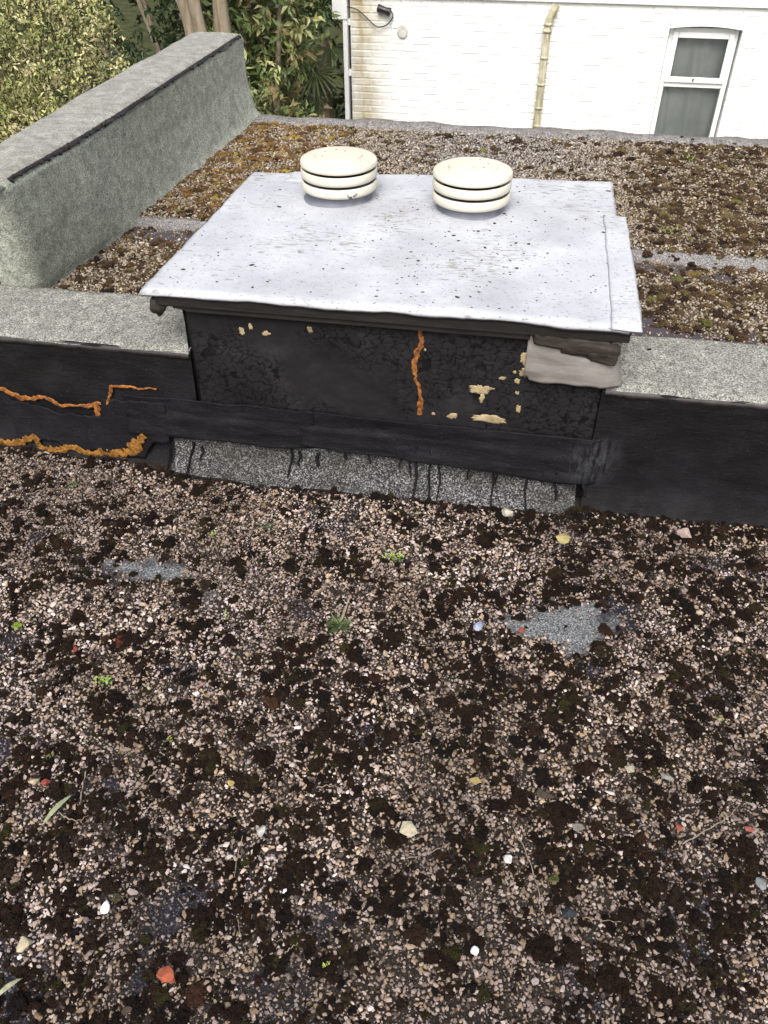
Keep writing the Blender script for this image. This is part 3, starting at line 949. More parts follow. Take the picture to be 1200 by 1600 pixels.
# torn, rotten corner pieces hanging under the lid
lump('torn_felt', (-0.928, 1.872, 0.508), (0.022, 0.020, 0.026), M['rotten'], hs, 3, 3)
lump('torn_felt', (-0.895, 1.885, 0.520), (0.030, 0.020, 0.016), M['rotten'], hs, 5, 3)
lump('torn_felt', (-0.845, 1.888, 0.508), (0.045, 0.018, 0.014), M['rotten'], hs, 8, 3)
for x0, x1, z0, z1, sd_ in ((0.055, 0.16, 0.485, 0.520, 4), (0.12, 0.265, 0.468, 0.520, 7), (0.19, 0.268, 0.455, 0.49, 11)):
    V, F = ico(4)
    Vn = np.sign(V)*np.abs(V)**0.55
    d = 1 + (fbm(V+sd_, 3.0, 4, sd_)-0.5)*0.5
    Vn = Vn*d[:, None]
    V = np.c_[(x0+x1)/2 + Vn[:, 0]*(x1-x0)/2, 1.868 + Vn[:, 1]*0.014, (z0+z1)/2 + Vn[:, 2]*(z1-z0)/2 - 0.10*(Vn[:, 0])*0.06]
    put('rotten_timber', V, F, M['rotten'], hs, smooth=True)
# grey sheet flashing wrapped round the right corner
plan = spline([(0.046, 1.872, 0), (0.10, 1.868, 0), (0.17, 1.867, 0), (0.225, 1.866, 0), (0.262, 1.876, 0), (0.276, 1.905, 0), (0.274, 1.96, 0), (0.272, 2.04, 0)], 10)
n, k = len(plan), 24
V = []
for i in range(n):
    t_ = i/(n-1)
    zb = 0.383 + 0.0015*math.sin(i*0.5) - 0.004*t_ + (0.010 if i < 3 else 0)
    zt = 0.505 + 0.006*math.sin(i*0.35+1)
    for j in range(k):
        s = j/(k-1)
        z = zb + (zt-zb)*s
        fl = 0.020*(1-s)**3*sstep(0.45, 0.7, t_)
        cr = 0.003*(vnoise(np.array([[plan[i, 0]*22+5, z*16, plan[i, 1]*22]]), 77)[0]-0.5) + 0.0012*math.sin(s*7+i*0.2)
        nx_, ny_ = (0, -1) if t_ < 0.5 else (1, -0.2)
        V.append((plan[i, 0]+nx_*(fl+cr), plan[i, 1]+ny_*(fl*0.6+cr), z))
o = put('corner_flashing', V, gridF(n, k), M['lead'], hs, smooth=True)
solid(o, 0.003, 1)
# crumbs of moss and grit on the lid
def crumb_mesh(n, pos, r, seed):
    g = np.random.default_rng(seed)
    Vb, Fb = ico(1)
    VV, FF = [], []
    for i in range(n):
        s = r[i]
        Vs = Vb*(1+(g.random((len(Vb), 1))-0.5)*0.7)*np.array([s*g.uniform(.7, 2.2), s*g.uniform(.6, 1), s*0.6])
        a = g.uniform(-0.5, 0.5)
        R = np.array([[cos(a), -sin(a), 0], [sin(a), cos(a), 0], [0, 0, 1]])
        VV.append(Vs@R.T + pos[i])
        FF.append(Fb + i*len(Vb))
    return np.vstack(VV), np.vstack(FF)
g = np.random.default_rng(12)
pos, rad = [], []
while len(pos) < 340:
    x, y = g.uniform(-0.93, 0.28), g.uniform(1.86, 2.8)
    dens = 0.25 + 0.75*math.exp(-((x+0.05)/0.35)**2)*math.exp(-((y-2.15)/0.35)**2)
    if g.random() < dens and g.random() < 0.3+fbm(np.array([[x, y]]), 5, 3, 3)[0]:
        z = lid_z(np.array([[x, y, 0]]))[0]
        pos.append((x, y, z+0.001))
        rad.append(g.choice([0.0012, 0.0018, 0.0025, 0.0045], p=[.45, .32, .18, .05]))
V, F = crumb_mesh(len(pos), np.array(pos), rad, 4)
mm = mat_simple('dry moss crumbs', (0.022, 0.018, 0.013), (0.08, 0.065, 0.045), 120, 0.95, 0.001, 300, 0.1)
M['crumb'] = mm
tag(put('moss_crumbs', V, F, mm), kind='stuff')

# ------------------------------------------------------------------ the two vent cowls
def vent(cx, cy, zb, label):
    e = empty('vent_cowl', (cx, cy, zb), label, 'vent cowl', 'vent cowls on the lid')
    R = 0.119
    V, F = lathe([(0.120, zb-0.004), (0.104, zb+0.003), (0.098, zb+0.010), (0.097, zb+0.055)], cx, cy)
    put('pipe', V, F, M['pipe'], e, smooth=True)
    def ring(z0):
        pr = [(0.086, z0+0.001), (0.100, z0+0.002), (0.109, z0+0.008), (0.1120, z0+0.023), (0.1130, z0+0.0275), (0.1155, z0+0.0290), (R, z0+0.025), (R+0.001, z0+0.010), (R-0.001, z0+0.003), (R-0.005, z0), (R-0.012, z0-0.001), (0.086, z0-0.002)]
        V, F = lathe(pr, cx, cy)
        put('louvre_ring', V, F, M['cream'], e, smooth=True)
    ring(zb+0.030)
    ring(zb+0.0655)
    zc = zb+0.101
    pr = [(0.070, zc+0.012), (0.100, zc+0.010), (R-0.008, zc+0.003), (R-0.004, zc), (R, zc+0.002), (R+0.0015, zc+0.007), (R-0.001, zc+0.0150), (R-0.008, zc+0.0190), (0.098, zc+0.0208), (0.080, zc+0.0218), (0.0755, zc+0.0218), (0.0740, zc+0.0235), (0.0725, zc+0.0285), (0.070, zc+0.0300), (0.035, zc+0.0303), (0.0005, zc+0.0305)]
    V, F = lathe(pr, cx, cy)
    o = put('cap', V, F, M['cream'], e, smooth=True)
    es = o.modifiers.new('crisp', 'EDGE_SPLIT')
    es.split_angle = radians(28)
    # black sleeve standing in for the shade in the gaps between louvres
    V, F = lathe([(0.086, zb+0.015), (0.086, zb+0.105)], cx, cy, 40)
    put('shade_sleeve', V, F, M['fascia'], e, smooth=True)
    for kk in range(10):
        a = kk*2.4+cx*9
        rr_ = 0.03+0.075*((kk*0.37) % 1)
        lump('moss_speck', (cx+rr_*cos(a), cy+rr_*sin(a), zc+(0.0305 if rr_ < 0.068 else 0.0218 if rr_ < 0.09 else 0.0205)), (0.0032, 0.0014, 0.001) if kk % 3 == 0 else (0.0012, 0.001, 0.0008), M['seam'], e, kk+3, 1)
    return e, R
VLX = -0.583
e, R = vent(VLX, 2.577, LZ+0.004, 'round cream vent cowl with a black scuff on its lowest ring')
for k, (da, dz, ln, hh) in enumerate(((0.0, 0.006, 0.10, 0.0035), (0.10, 0.010, 0.06, 0.003), (-0.06, 0.013, 0.05, 0.0022), (0.16, 0.014, 0.05, 0.003))):
    a0 = radians(-62) + da
    V = []
    for i in range(7):
        a = a0 + ln*(i/6-0.5)
        for j in (-1, 1):
            V.append((VLX+(R+0.0018)*cos(a), 2.577+(R+0.0018)*sin(a), LZ+0.004+0.030+dz+j*hh*(0.5+0.5*random.random())+0.003*math.sin(i*2+k)))
    put('scuff_mark', V, gridF(7, 2), M['black_plastic'], e)
e, R = vent(-0.164, 2.541, LZ+0.004, 'round cream vent cowl without a scuff, further from the parapet')

# ------------------------------------------------------------------ white house beyond
WY = 8.5
hx0, hx1 = -1.77, 5.2
hs2 = empty('white_house', (1.7, WY+2.5, -3), 'white painted brick house beyond the far roof edge', 'house')
COURSE, BL = 0.0601, 0.185
wx0, wx1, wz0, wz1 = 1.085, 1.700, -1.12, 0.075          # window opening
IN = WY + 0.012                                          # mortar plane
V, F = join([box(hx0, wx0, IN, IN+0.25, -3, 2.4), box(wx1, hx1, IN, IN+0.25, -3, 2.4), box(wx0, wx1, IN, IN+0.25, -3, wz0), box(wx0, wx1, IN, IN+0.25, wz1+0.03, 2.4),
             box(hx0, hx0+0.25, IN+0.252, 13, -3, 2.4), box(hx1-0.25, hx1, IN+0.252, 13, -3, 2.4), box(hx0+0.252, hx1-0.252, 12.75, 13, -3, 2.4)])
put('wall', V, F, M['white'], hs2)
V = [(hx0-0.15, WY-0.2, 2.402), (hx1+0.15, WY-0.2, 2.402), (hx1+0.15, 13.2, 2.402), (hx0-0.15, 13.2, 2.402), (hx0+1.6, 10.75, 3.9), (hx1-1.6, 10.75, 3.9)]
M['slate'] = mat_simple('slate roof', (0.05, 0.05, 0.055), (0.10, 0.10, 0.11), 8, 0.8, 0.004, 30, 0.3)
put('roof', V, [(0, 1, 5, 4), (1, 2, 5), (2, 3, 4, 5), (3, 0, 4), (3, 2, 1, 0)], M['slate'], hs2)
# brick face: 300 single bricks where the photograph looks, the rest joined
def brick_mesh(L, seed):
    g = np.random.default_rng(seed)
    h, d = COURSE-0.004, 0.024
    x, z = L/2-0.003, h/2
    b = 0.007
    V = [(-x, 0, -z), (x, 0, -z), (x, 0, z), (-x, 0, z), (-x, -d+b, -z), (x, -d+b, -z), (x, -d+b, z), (-x, -d+b, z), (-x+b, -d, -z+b), (x-b, -d, -z+b), (x-b, -d, z-b), (-x+b, -d, z-b)]
    V = np.array(V, float)
    V[8:, 1] += g.uniform(-0.002, 0.002, 4)
    V[4:, 0] += g.uniform(-0.002, 0.002, 8)
    V[4:, 2] += g.uniform(-0.0015, 0.0015, 8)
    F = [(0, 1, 5, 4), (1, 2, 6, 5), (2, 3, 7, 6), (3, 0, 4, 7), (4, 5, 9, 8), (5, 6, 10, 9), (6, 7, 11, 10), (7, 4, 8, 11), (8, 9, 10, 11)]
    return V, F
BR = [brick_mesh(BL, s) for s in range(6)]
BRm = [mesh_data('brick', v_, f_, M['white']) for v_, f_ in BR]
cells = []
ztop = 0.222
for c in range(-40, 24):
    z = ztop - (c+0.5)*COURSE if c >= 0 else ztop + 0.05 - (c+0.5)*COURSE
    off = 0 if c % 2 else BL/2
    x = hx0 + 0.008 - off
    while x < hx1:
        a, b2 = max(x, hx0+0.002), min(x+BL, hx1)
        x += BL
        segs = [(a, b2)]
        if wz0-COURSE/2 < z < wz1+0.062:
            segs = []
            if a < wx0-0.002:
                segs.append((a, min(b2, wx0-0.002)))
            if b2 > wx1+0.002:
                segs.append((max(a, wx1+0.002), b2))
        for s0, s1 in segs:
            if s1-s0 > 0.035:
                cells.append((c, z, s0, s1))
inview = [q for q in cells if q[0] >= 0 and q[1] > -0.90 and q[3] < 2.25]
inview.sort(key=lambda q: abs((q[2]+q[3])/2-0.15))
single = inview[:300]
rest = [q for q in cells if q not in set(single)]
for i, (c, z, s0, s1) in enumerate(single):
    o = bpy.data.objects.new('brick', BRm[(i*7+c) % 6])
    o.parent = hs2
    o.location = ((s0+s1)/2-hs2.location.x, WY+0.032+random.uniform(-.001, .001)-hs2.location.y, z-hs2.location.z)
    o.scale = ((s1-s0)/BL, 1, 1)
    o.rotation_euler = (0, random.uniform(-.006, .006), 0)
    COL.objects.link(o)
RV, RF = [], []
for i, (c, z, s0, s1) in enumerate(rest):
    bv, bf = BR[(i*5+c) % 6]
    n0 = len(RV)
    RV += [(p[0]*(s1-s0)/BL+(s0+s1)/2, p[1]+WY+0.032, p[2]+z) for p in bv]
    RF += [tuple(k+n0 for k in f_) for f_ in bf]
tag(put('brickwork', RV, RF, M['white'], hs2), kind='stuff')
V, F = join([box(hx0-0.02, hx1, WY-0.022, WY+0.03, 0.236, 0.275)])
o = put('string_course', V, F, M['white'], hs2)
bevel(o, 0.006)
# shallow brick arch over the window
n = 14
V, F = [], []
for i in range(n+1):
    t_ = i/n
    x = wx0-0.0 + (wx1-wx0)*t_
    zz_ = wz1 - 0.010 + 0.022*(1-(2*t_-1)**2)
    V += [(x, WY-0.006, zz_), (x, WY-0.006, wz1+0.066), (x, IN+0.25, zz_), (x, IN+0.25, wz1+0.066)]
for i in range(n):
    a = i*4
    F += [(a, a+4, a+5, a+1), (a, a+2, a+6, a+4), (a+1, a+5, a+7, a+3), (a+2, a+3, a+7, a+6)]
put('window_arch', V, F, M['white'], hs2)
# window
FY = WY+0.075
def frame_bars(x0, x1, z0, z1, wdt, y0, y1):
    return [box(x0, x0+wdt, y0, y1, z0, z1), box(x1-wdt, x1, y0, y1, z0, z1), box(x0+wdt+.0005, x1-wdt-.0005, y0, y1, z1-wdt, z1), box(x0+wdt+.0005, x1-wdt-.0005, y0, y1, z0, z0+wdt)]
ZT = -0.385
V, F = join(frame_bars(wx0+0.012, wx1-0.012, wz0, wz1-0.012, 0.042, FY, FY+0.07) + [box(wx0+0.055, wx1-0.055, FY, FY+0.07, ZT-0.03, ZT+0.02)])
win = put('window', V, F, M['upvc'], hs2)
bevel(win, 0.005)
V, F = join(frame_bars(wx0+0.046, wx1-0.046, ZT+0.012, wz1-0.046, 0.046, FY-0.022, FY-0.001))
o = put('sash', V, F, M['upvc'], win)
bevel(o, 0.006)
V, F = box(wx0+0.088, wx1-0.088, FY-0.012, FY-0.007, ZT+0.056, wz1-0.088)
put('pane', V, F, M['glass'], win)
V, F = box(wx0+0.052, wx1-0.052, FY+0.03, FY+0.035, wz0+0.04, ZT-0.028)
put('pane', V, F, M['glass'], win)
V, F = box(1.375, 1.387, FY-0.034, FY-0.0225, ZT+0.028, ZT+0.05)
put('catch', V, F, M['black_plastic'], win)
V, F = box(wx0-0.04, wx1+0.04, WY-0.05, WY+0.07, wz0-0.05, wz0-0.002)
put('sill', V, F, M['white'], win)
# curtain in soft folds
n, k = 120, 12
u, v = gridUV(n, k)
X = wx0-0.05 + u*(wx1-wx0+0.1)
Zv = wz0-0.05 + v*(wz1-wz0+0.1)
tilt = X + 0.10*(v-0.5)
Yv = FY + 0.125 + 0.008*np.sin(tilt*24) - 0.045*np.exp(-((tilt-1.40)/0.05)**2) + 0.020*np.exp(-((tilt-1.20)/0.012)**2) - 0.02*np.exp(-((tilt-1.50)/0.02)**2)
put('curtain', np.c_[X, Yv, Zv], gridF(n, k), M['curtain'], win, smooth=True)
V, F = box(wx0-0.25, wx1+0.25, FY+0.35, FY+0.36, wz0-0.3, wz1+0.3)
put('room_back', V, F, M['room'], win)
# downpipe
px_ = 0.030
pp = [(0.085, WY-0.050, 0.223), (0.062, WY-0.058, 0.165), (0.034, WY-0.062, 0.105), (px_, WY-0.062, 0.05), (px_, WY-0.062, -0.6), (px_, WY-0.062, -3.0)]
V, F = tube(pp, 0.034, 14)
dp = put('downpipe', V, F, M['downpipe'], hs2, smooth=True)
for z0, rr in ((0.065, 0.041), (0.012, 0.041), (-0.20, 0.0385), (-0.42, 0.0385), (-0.62, 0.0385), (-0.775, 0.0385)):
    V, F = tube([(px_, WY-0.062, z0), (px_, WY-0.062, z0+0.022)], rr, 16)
    put('collar', V, F, M['downpipe'], dp, smooth=True)
# cable with a black connector, and a round mortar patch
cp = [tuple(on_y(x, y, WY-0.022)) for x, y in ((522, 6), (540, 10), (558, 15), (572, 27), (586, 40), (594, 42), (604, 39), (612, 30), (614, 24), (611, 17))]
V, F = tube(spline(cp, 6), 0.0055, 6)
cab = put('cable', V, F, M['black_plastic'], hs2, smooth=True)
a, b2 = on_y(590, 12, WY-0.03), on_y(610, 19, WY-0.03)
V, F = tube([a, a+(b2-a)*0.1, a+(b2-a)*0.4, a+(b2-a)*0.6, a+(b2-a)*0.9, b2], [0.030, 0.034, 0.028, 0.028, 0.036, 0.033], 10)
put('connector', V, F, M['black_plastic'], cab)
q = on_y(629, 49, WY)
V, F = lathe([(0.0005, -0.010), (0.040, -0.010), (0.048, -0.007), (0.05, 0.01)], 0, 0, 18)
V = np.c_[V[:, 0]+q[0], V[:, 2]+WY-0.002, V[:, 1]*1.15+q[2]]
put('round_plate', V, F, M['wall_grey'], hs2)
# side bay with its white corner post and fascia box
V, F = join([box(-1.835, -1.795, WY-0.02, WY+0.09, -3, 0.05), box(-1.795, hx0-0.001, WY+0.025, WY+0.085, -0.425, -0.37), box(-1.795, hx0-0.001, WY+0.025, WY+0.085, 0.0, 0.05), box(-1.835, -1.795, WY+0.092, WY+1.6, -0.43, -0.37), box(-1.835, -1.795, WY+0.092, WY+1.6, -3.0, -1.6)])
bay = put('bay_window', V, F, M['upvc'], hs2)
V, F = join([box(-1.79, hx0-0.002, WY+0.045, WY+0.05, -1.6, -0.43), box(-1.79, hx0-0.002, WY+0.045, WY+0.05, -0.365, -0.001), box(-1.815, -1.81, WY+0.10, WY+1.6, -1.6, -0.001)])
put('pane', V, F, mat_simple('dark glass', (0.02, 0.022, 0.03), (0.03, 0.03, 0.04), 3, 0.15, 0.0002, 9, 0.5), bay)
V, F = box(-1.93, hx0-0.022, WY-0.03, WY+1.7, 0.052, 0.40)
o = put('fascia_box', V, F, M['upvc'], bay)
bevel(o, 0.006)

# ------------------------------------------------------------------ planting
def leaf_array(C, D, Nn, L, W, cols, fold=0.25):
    """C base points, D direction, Nn normal, L length, W width per leaf -> V, F, colour"""
    D = D/np.linalg.norm(D, axis=1)[:, None]
    S = np.cross(D, Nn)
    S /= np.linalg.norm(S, axis=1)[:, None]+1e-9
    U = np.cross(S, D)
    L_, W_ = L[:, None], W[:, None]
    b = C
    m1 = C + D*L_*0.45 - U*W_*fold*0.2
    l1 = C + D*L_*0.42 + S*W_*0.5 + U*W_*fold
    r1 = C + D*L_*0.42 - S*W_*0.5 + U*W_*fold
    tp = C + D*L_ - U*L_*0.12
    V = np.stack([b, l1, m1, r1, tp], 1).reshape(-1, 3)
    base = (np.arange(len(C))*5)[:, None]
    F = np.concatenate([base+np.array([[0, 2, 1]]), base+np.array([[0, 3, 2]]), base+np.array([[1, 2, 4]]), base+np.array([[2, 3, 4]])], 0)
    return V, F, np.repeat(cols, 5, axis=0)
def crown_sprays(g, centers, radii, n_spray, per, L, W, pal, ball=0.08, up=0.3, flat=0.0, seed=0, shell=0.35, gate=(0.40, 0.55), gs=1.6):
    """sprays of leaves through the crown's volume, gaps left by a noise gate"""
    out_c = []
    centers, radii = np.array(centers, float), np.array(radii, float)
    wts = np.prod(radii, axis=1)**0.67
    wts /= wts.sum()
    while len(out_c) < n_spray:
        k = g.choice(len(centers), p=wts)
        d = g.normal(size=3)
        d /= np.linalg.norm(d)
        rr = 1 - shell*g.random()**1.6
        p = centers[k] + d*radii[k]*rr
        # not deep inside another lobe
        if fbm(p[None]*1.0, gs, 3, seed)[0] < g.uniform(*gate):
            continue
        out_c.append((p, d))
    Cs, Ds, Ns, Ls, Ws, cols, twigs = [], [], [], [], [], [], []
    for p, d in out_c:
        ax = d + np.array([0, 0, up]) + g.normal(size=3)*0.45
        ax /= np.linalg.norm(ax)
        tone = pal[g.integers(len(pal))]*g.uniform(0.75, 1.2)
        for i in range(per):
            t_ = g.random()
            c = p + ax*(t_-0.5)*ball*1.6 + g.normal(size=3)*ball*0.16
            dd = ax*0.6 + g.normal(size=3)*0.75 + np.array([0, 0, -0.15])
            Cs.append(c)
            Ds.append(dd)
            Ns.append(np.array([0, 0, 1.0]) + d*0.5 + g.normal(size=3)*0.5)
            s = g.uniform(0.65, 1.2)
            Ls.append(L*s)
            Ws.append(W*s)
            cols.append(np.clip(tone*g.uniform(0.8, 1.25), 0, 1))
        twigs.append((p-ax*ball*0.9, p+ax*ball*0.8))
    V, F, c = leaf_array(np.array(Cs), np.array(Ds), np.array(Ns), np.array(Ls), np.array(Ws), np.array(cols))
    return V, F, c, twigs
def twig_mesh(twigs, r):
    A = np.array([a for a, b in twigs])
    B = np.array([b for a, b in twigs])
    d = B-A
    s = np.cross(d, [0.3, 0.5, 0.8])
    s /= np.linalg.norm(s, axis=1)[:, None]+1e-9
    t2 = np.cross(d, s)
    t2 /= np.linalg.norm(t2, axis=1)[:, None]+1e-9
    V = np.stack([A+s*r, A-s*r*0.5+t2*r*0.8, A-s*r*0.5-t2*r*0.8, B], 1).reshape(-1, 3)
    b = (np.arange(len(A))*4)[:, None]
    F = np.concatenate([b+np.array([[0, 1, 3]]), b+np.array([[1, 2, 3]]), b+np.array([[2, 0, 3]])], 0)
    return V, F
def limbs(g, base, targets, r0, m, parent, name='branch'):
    for tpt in targets:
        mid = (np.array(base)*0.45 + np.array(tpt)*0.55) + g.normal(size=3)*0.08
        mid[2] = base[2] + (tpt[2]-base[2])*0.55
        pts = spline([base, mid, tpt], 7)
        V, F = tube(pts, np.linspace(r0, r0*0.25, len(pts)), 7)
        put(name, V, F, m, parent, smooth=True)
def shrub(name, label, cat, base, centers, radii, n_spray, per, L, W, pal, seed, **kw):
    g = np.random.default_rng(seed)
    e = empty(name, base, label, cat)
    V, F, c, tw = crown_sprays(g, centers, radii, n_spray, per, L, W, np.array(pal), seed=seed, **kw)
    o = put('crown', V, F, M['leaf'], e)
    attr_c(o.data, 'col', c)
    tag(o, kind='stuff')
    V, F = twig_mesh(tw, 0.004)
    tag(put('twigs', V, F, M['stem'], e), kind='stuff')
    limbs(g, np.array(base, float), [np.array(c_)+np.array([0, 0, r_[2]*0.3]) for c_, r_ in zip(centers, radii)], 0.05, M['bark'], e)
    return e
PALE = [(0.44, 0.43, 0.17), (0.56, 0.53, 0.26), (0.36, 0.37, 0.13), (0.25, 0.29, 0.10), (0.50, 0.43, 0.26)]
DARK = [(0.13, 0.175, 0.055), (0.19, 0.23, 0.08), (0.08, 0.12, 0.04), (0.32, 0.33, 0.14), (0.24, 0.19, 0.09)]
DEEP = [(0.022, 0.042, 0.016), (0.03, 0.055, 0.02), (0.04, 0.065, 0.022), (0.055, 0.075, 0.026)]
shrub('pale_shrub', 'big yellow green shrub with small leaves behind the parapet', 'shrub', (-3.25, 4.9, -3),
      [(-2.85, 4.85, -0.35), (-3.7, 4.7, -0.2), (-3.55, 5.5, 0.35), (-2.65, 4.35, -1.1), (-3.5, 4.0, -0.9)], [(0.72, 0.8, 1.15), (0.95, 0.9, 1.3), (0.85, 0.7, 1.3), (0.65, 0.6, 0.9), (0.9, 0.7, 1.0)],
      8200, 13, 0.028, 0.0145, PALE, 3, ball=0.085, up=0.4, shell=0.45, gate=(0.34, 0.56), gs=3.0)
shrub('broadleaf_shrub', 'dark evergreen shrub with broad glossy leaves left of the white house', 'shrub', (-2.35, 7.1, -3),
      [(-2.2, 6.95, -0.7), (-2.38, 7.75, 0.3), (-2.05, 7.35, 0.55), (-2.3, 7.6, -0.7), (-2.1, 7.1, -1.5)], [(0.34, 0.5, 0.75), (0.42, 0.4, 0.8), (0.34, 0.45, 0.7), (0.5, 0.5, 0.9), (0.5, 0.5, 0.7)],
      1500, 9, 0.085, 0.036, DARK, 5, ball=0.10, up=0.6, shell=0.7, gate=(0.36, 0.58), gs=2.6)
shrub('dark_hedge', 'deep green evergreen hedge at the back of the garden', 'hedge', (-4.2, 11.0, -3),
      [(-2.4, 11, -0.4), (-3.6, 11.2, 0.2), (-5.0, 11, 0.0), (-6.6, 11, 0.2), (-4.2, 11.4, 1.4), (-2.9, 11.6, 1.6), (-5.9, 11.5, 1.6)], [(1.0, 0.8, 2.0), (1.1, 0.8, 2.2), (1.2, 0.8, 2.2), (1.2, 0.9, 2.2), (1.3, 0.7, 1.6), (1.1, 0.7, 1.5), (1.3, 0.8, 1.5)],
      3600, 10, 0.10, 0.045, DEEP, 9, ball=0.14, up=0.3, shell=0.5, gate=(0.25, 0.5), gs=1.4)
# tree with several smooth stems behind the end of the parapet
tr = empty('multi_stem_tree', (-2.6, 7.0, -3), 'tree with four smooth brown stems behind the parapet end', 'tree')
g = np.random.default_rng(2)
for (xa, ya, ra), (xb, yb) in (((-2.74, 7.0, 0.066), (-3.35, 7.0)), ((-2.63, 6.95, 0.058), (-2.80, 6.9)), ((-2.54, 7.08, 0.040), (-2.52, 7.2)), ((-2.465, 7.0, 0.055), (-2.30, 6.9))):
    pts = spline([(xa+0.04, ya, -3), (xa+0.02, ya, -1.2), (xa, ya, 0.2), ((xa+xb)/2, (ya+yb)/2, 1.1), (xb, yb, 2.6)], 8)
    rr = np.linspace(ra*1.2, ra*0.6, len(pts))*(1+0.08*np.sin(np.arange(len(pts))*0.9+xa*40))
    pts = pts + np.c_[0.018*np.sin(pts[:, 2]*5+xa*30), 0*pts[:, 0], 0*pts[:, 0]]
    V, F = tube(pts, rr, 14)
    put('trunk', V, F, M['bark'], tr, smooth=True)
V, F, c, tw = crown_sprays(g, [(-3.2, 7.4, 3.1), (-2.3, 7.3, 3.3), (-2.8, 7.9, 3.6)], [(0.9, 0.8, 0.8), (0.8, 0.8, 0.8), (0.9, 0.8, 0.8)], 700, 10, 0.09, 0.04, np.array(DEEP), seed=4, ball=0.13)
o = put('crown', V, F, M['leaf'], tr)
attr_c(o.data, 'col', c)
tag(o, kind='stuff')
# fan palm half behind the corner of the house
pal_e = empty('fan_palm', (-2.08, 8.72, -3), 'fan palm with stiff pleated fronds at the corner of the white house', 'palm')
V, F = tube([(-2.08, 8.95, -3), (-2.14, 8.95, -1.6), (-2.15, 8.95, -0.15)], [0.10, 0.09, 0.08], 10)
put('trunk', V, F, M['bark'], pal_e)
g = np.random.default_rng(21)
def frond(az, el, stem_l, fan_r, tone, c0=(-2.15, 8.95, -0.15)):
    c0 = np.array(c0)
    d = np.array([cos(az)*cos(el), sin(az)*cos(el), sin(el)])
    hub = c0 + d*stem_l - np.array([0, 0, 0.10*stem_l])
    side = np.cross(d, [0, 0, 1.0])
    side /= np.linalg.norm(side)
    upv = np.cross(side, d)
    VV, FF, CC = [], [], []
    V, F = tube(spline([c0, (c0+hub)/2+np.array([0, 0, 0.03]), hub], 5), 0.008, 5)
    VV += V
    FF += F
    CC += [(0.05, 0.07, 0.02)]*len(V)
    nl = 22
    for i in range(nl):
        a = radians(-125 + 250*i/(nl-1)) + g.normal()*0.03
        dr = d*cos(a) + side*sin(a)
        ln = fan_r*(1-0.18*abs(a)/2.2)*g.uniform(0.9, 1.05)
        wv = np.cross(dr, upv)*0.011
        p1 = hub + dr*ln*0.5 + upv*0.01
        p2 = hub + dr*ln*0.8 - upv*0.015
        p3 = hub + dr*ln - upv*(0.05+0.05*g.random())
        n0 = len(VV)
        VV += [tuple(x) for x in (hub, p1+wv, p1-wv, p2+wv*0.7, p2-wv*0.7, p3, p1-upv*0.006)]
        FF += [(n0, n0+6, n0+1), (n0, n0+2, n0+6), (n0+1, n0+6, n0+4, n0+3), (n0+6, n0+2, n0+4), (n0+3, n0+4, n0+5)]
        CC += [tuple(np.array(tone)*g.uniform(0.8, 1.2))]*7
    o = put('frond', VV, FF, M['leaf'], pal_e)
    attr_c(o.data, 'col', np.array(CC))
for az, el, sl, fr, tn in ((200, 35, 0.28, 0.34, (0.05, 0.085, 0.028)), (250, 20, 0.30, 0.36, (0.06, 0.09, 0.03)), (280, 50, 0.28, 0.34, (0.055, 0.085, 0.03)), (170, 10, 0.3, 0.34, (0.04, 0.07, 0.025)), (235, -25, 0.34, 0.34, (0.10, 0.13, 0.04)), (270, -35, 0.40, 0.36, (0.12, 0.145, 0.05)), (300, -10, 0.3, 0.33, (0.05, 0.08, 0.03)), (225, 60, 0.32, 0.34, (0.06, 0.09, 0.03)), (120, 30, 0.3, 0.34, (0.04, 0.07, 0.025)), (60, 40, 0.3, 0.34, (0.04, 0.07, 0.025)), (255, -55, 0.38, 0.33, (0.06, 0.08, 0.03)), (210, -45, 0.36, 0.34, (0.03, 0.05, 0.02))):
    frond(radians(az), radians(el), sl, fr, tn)

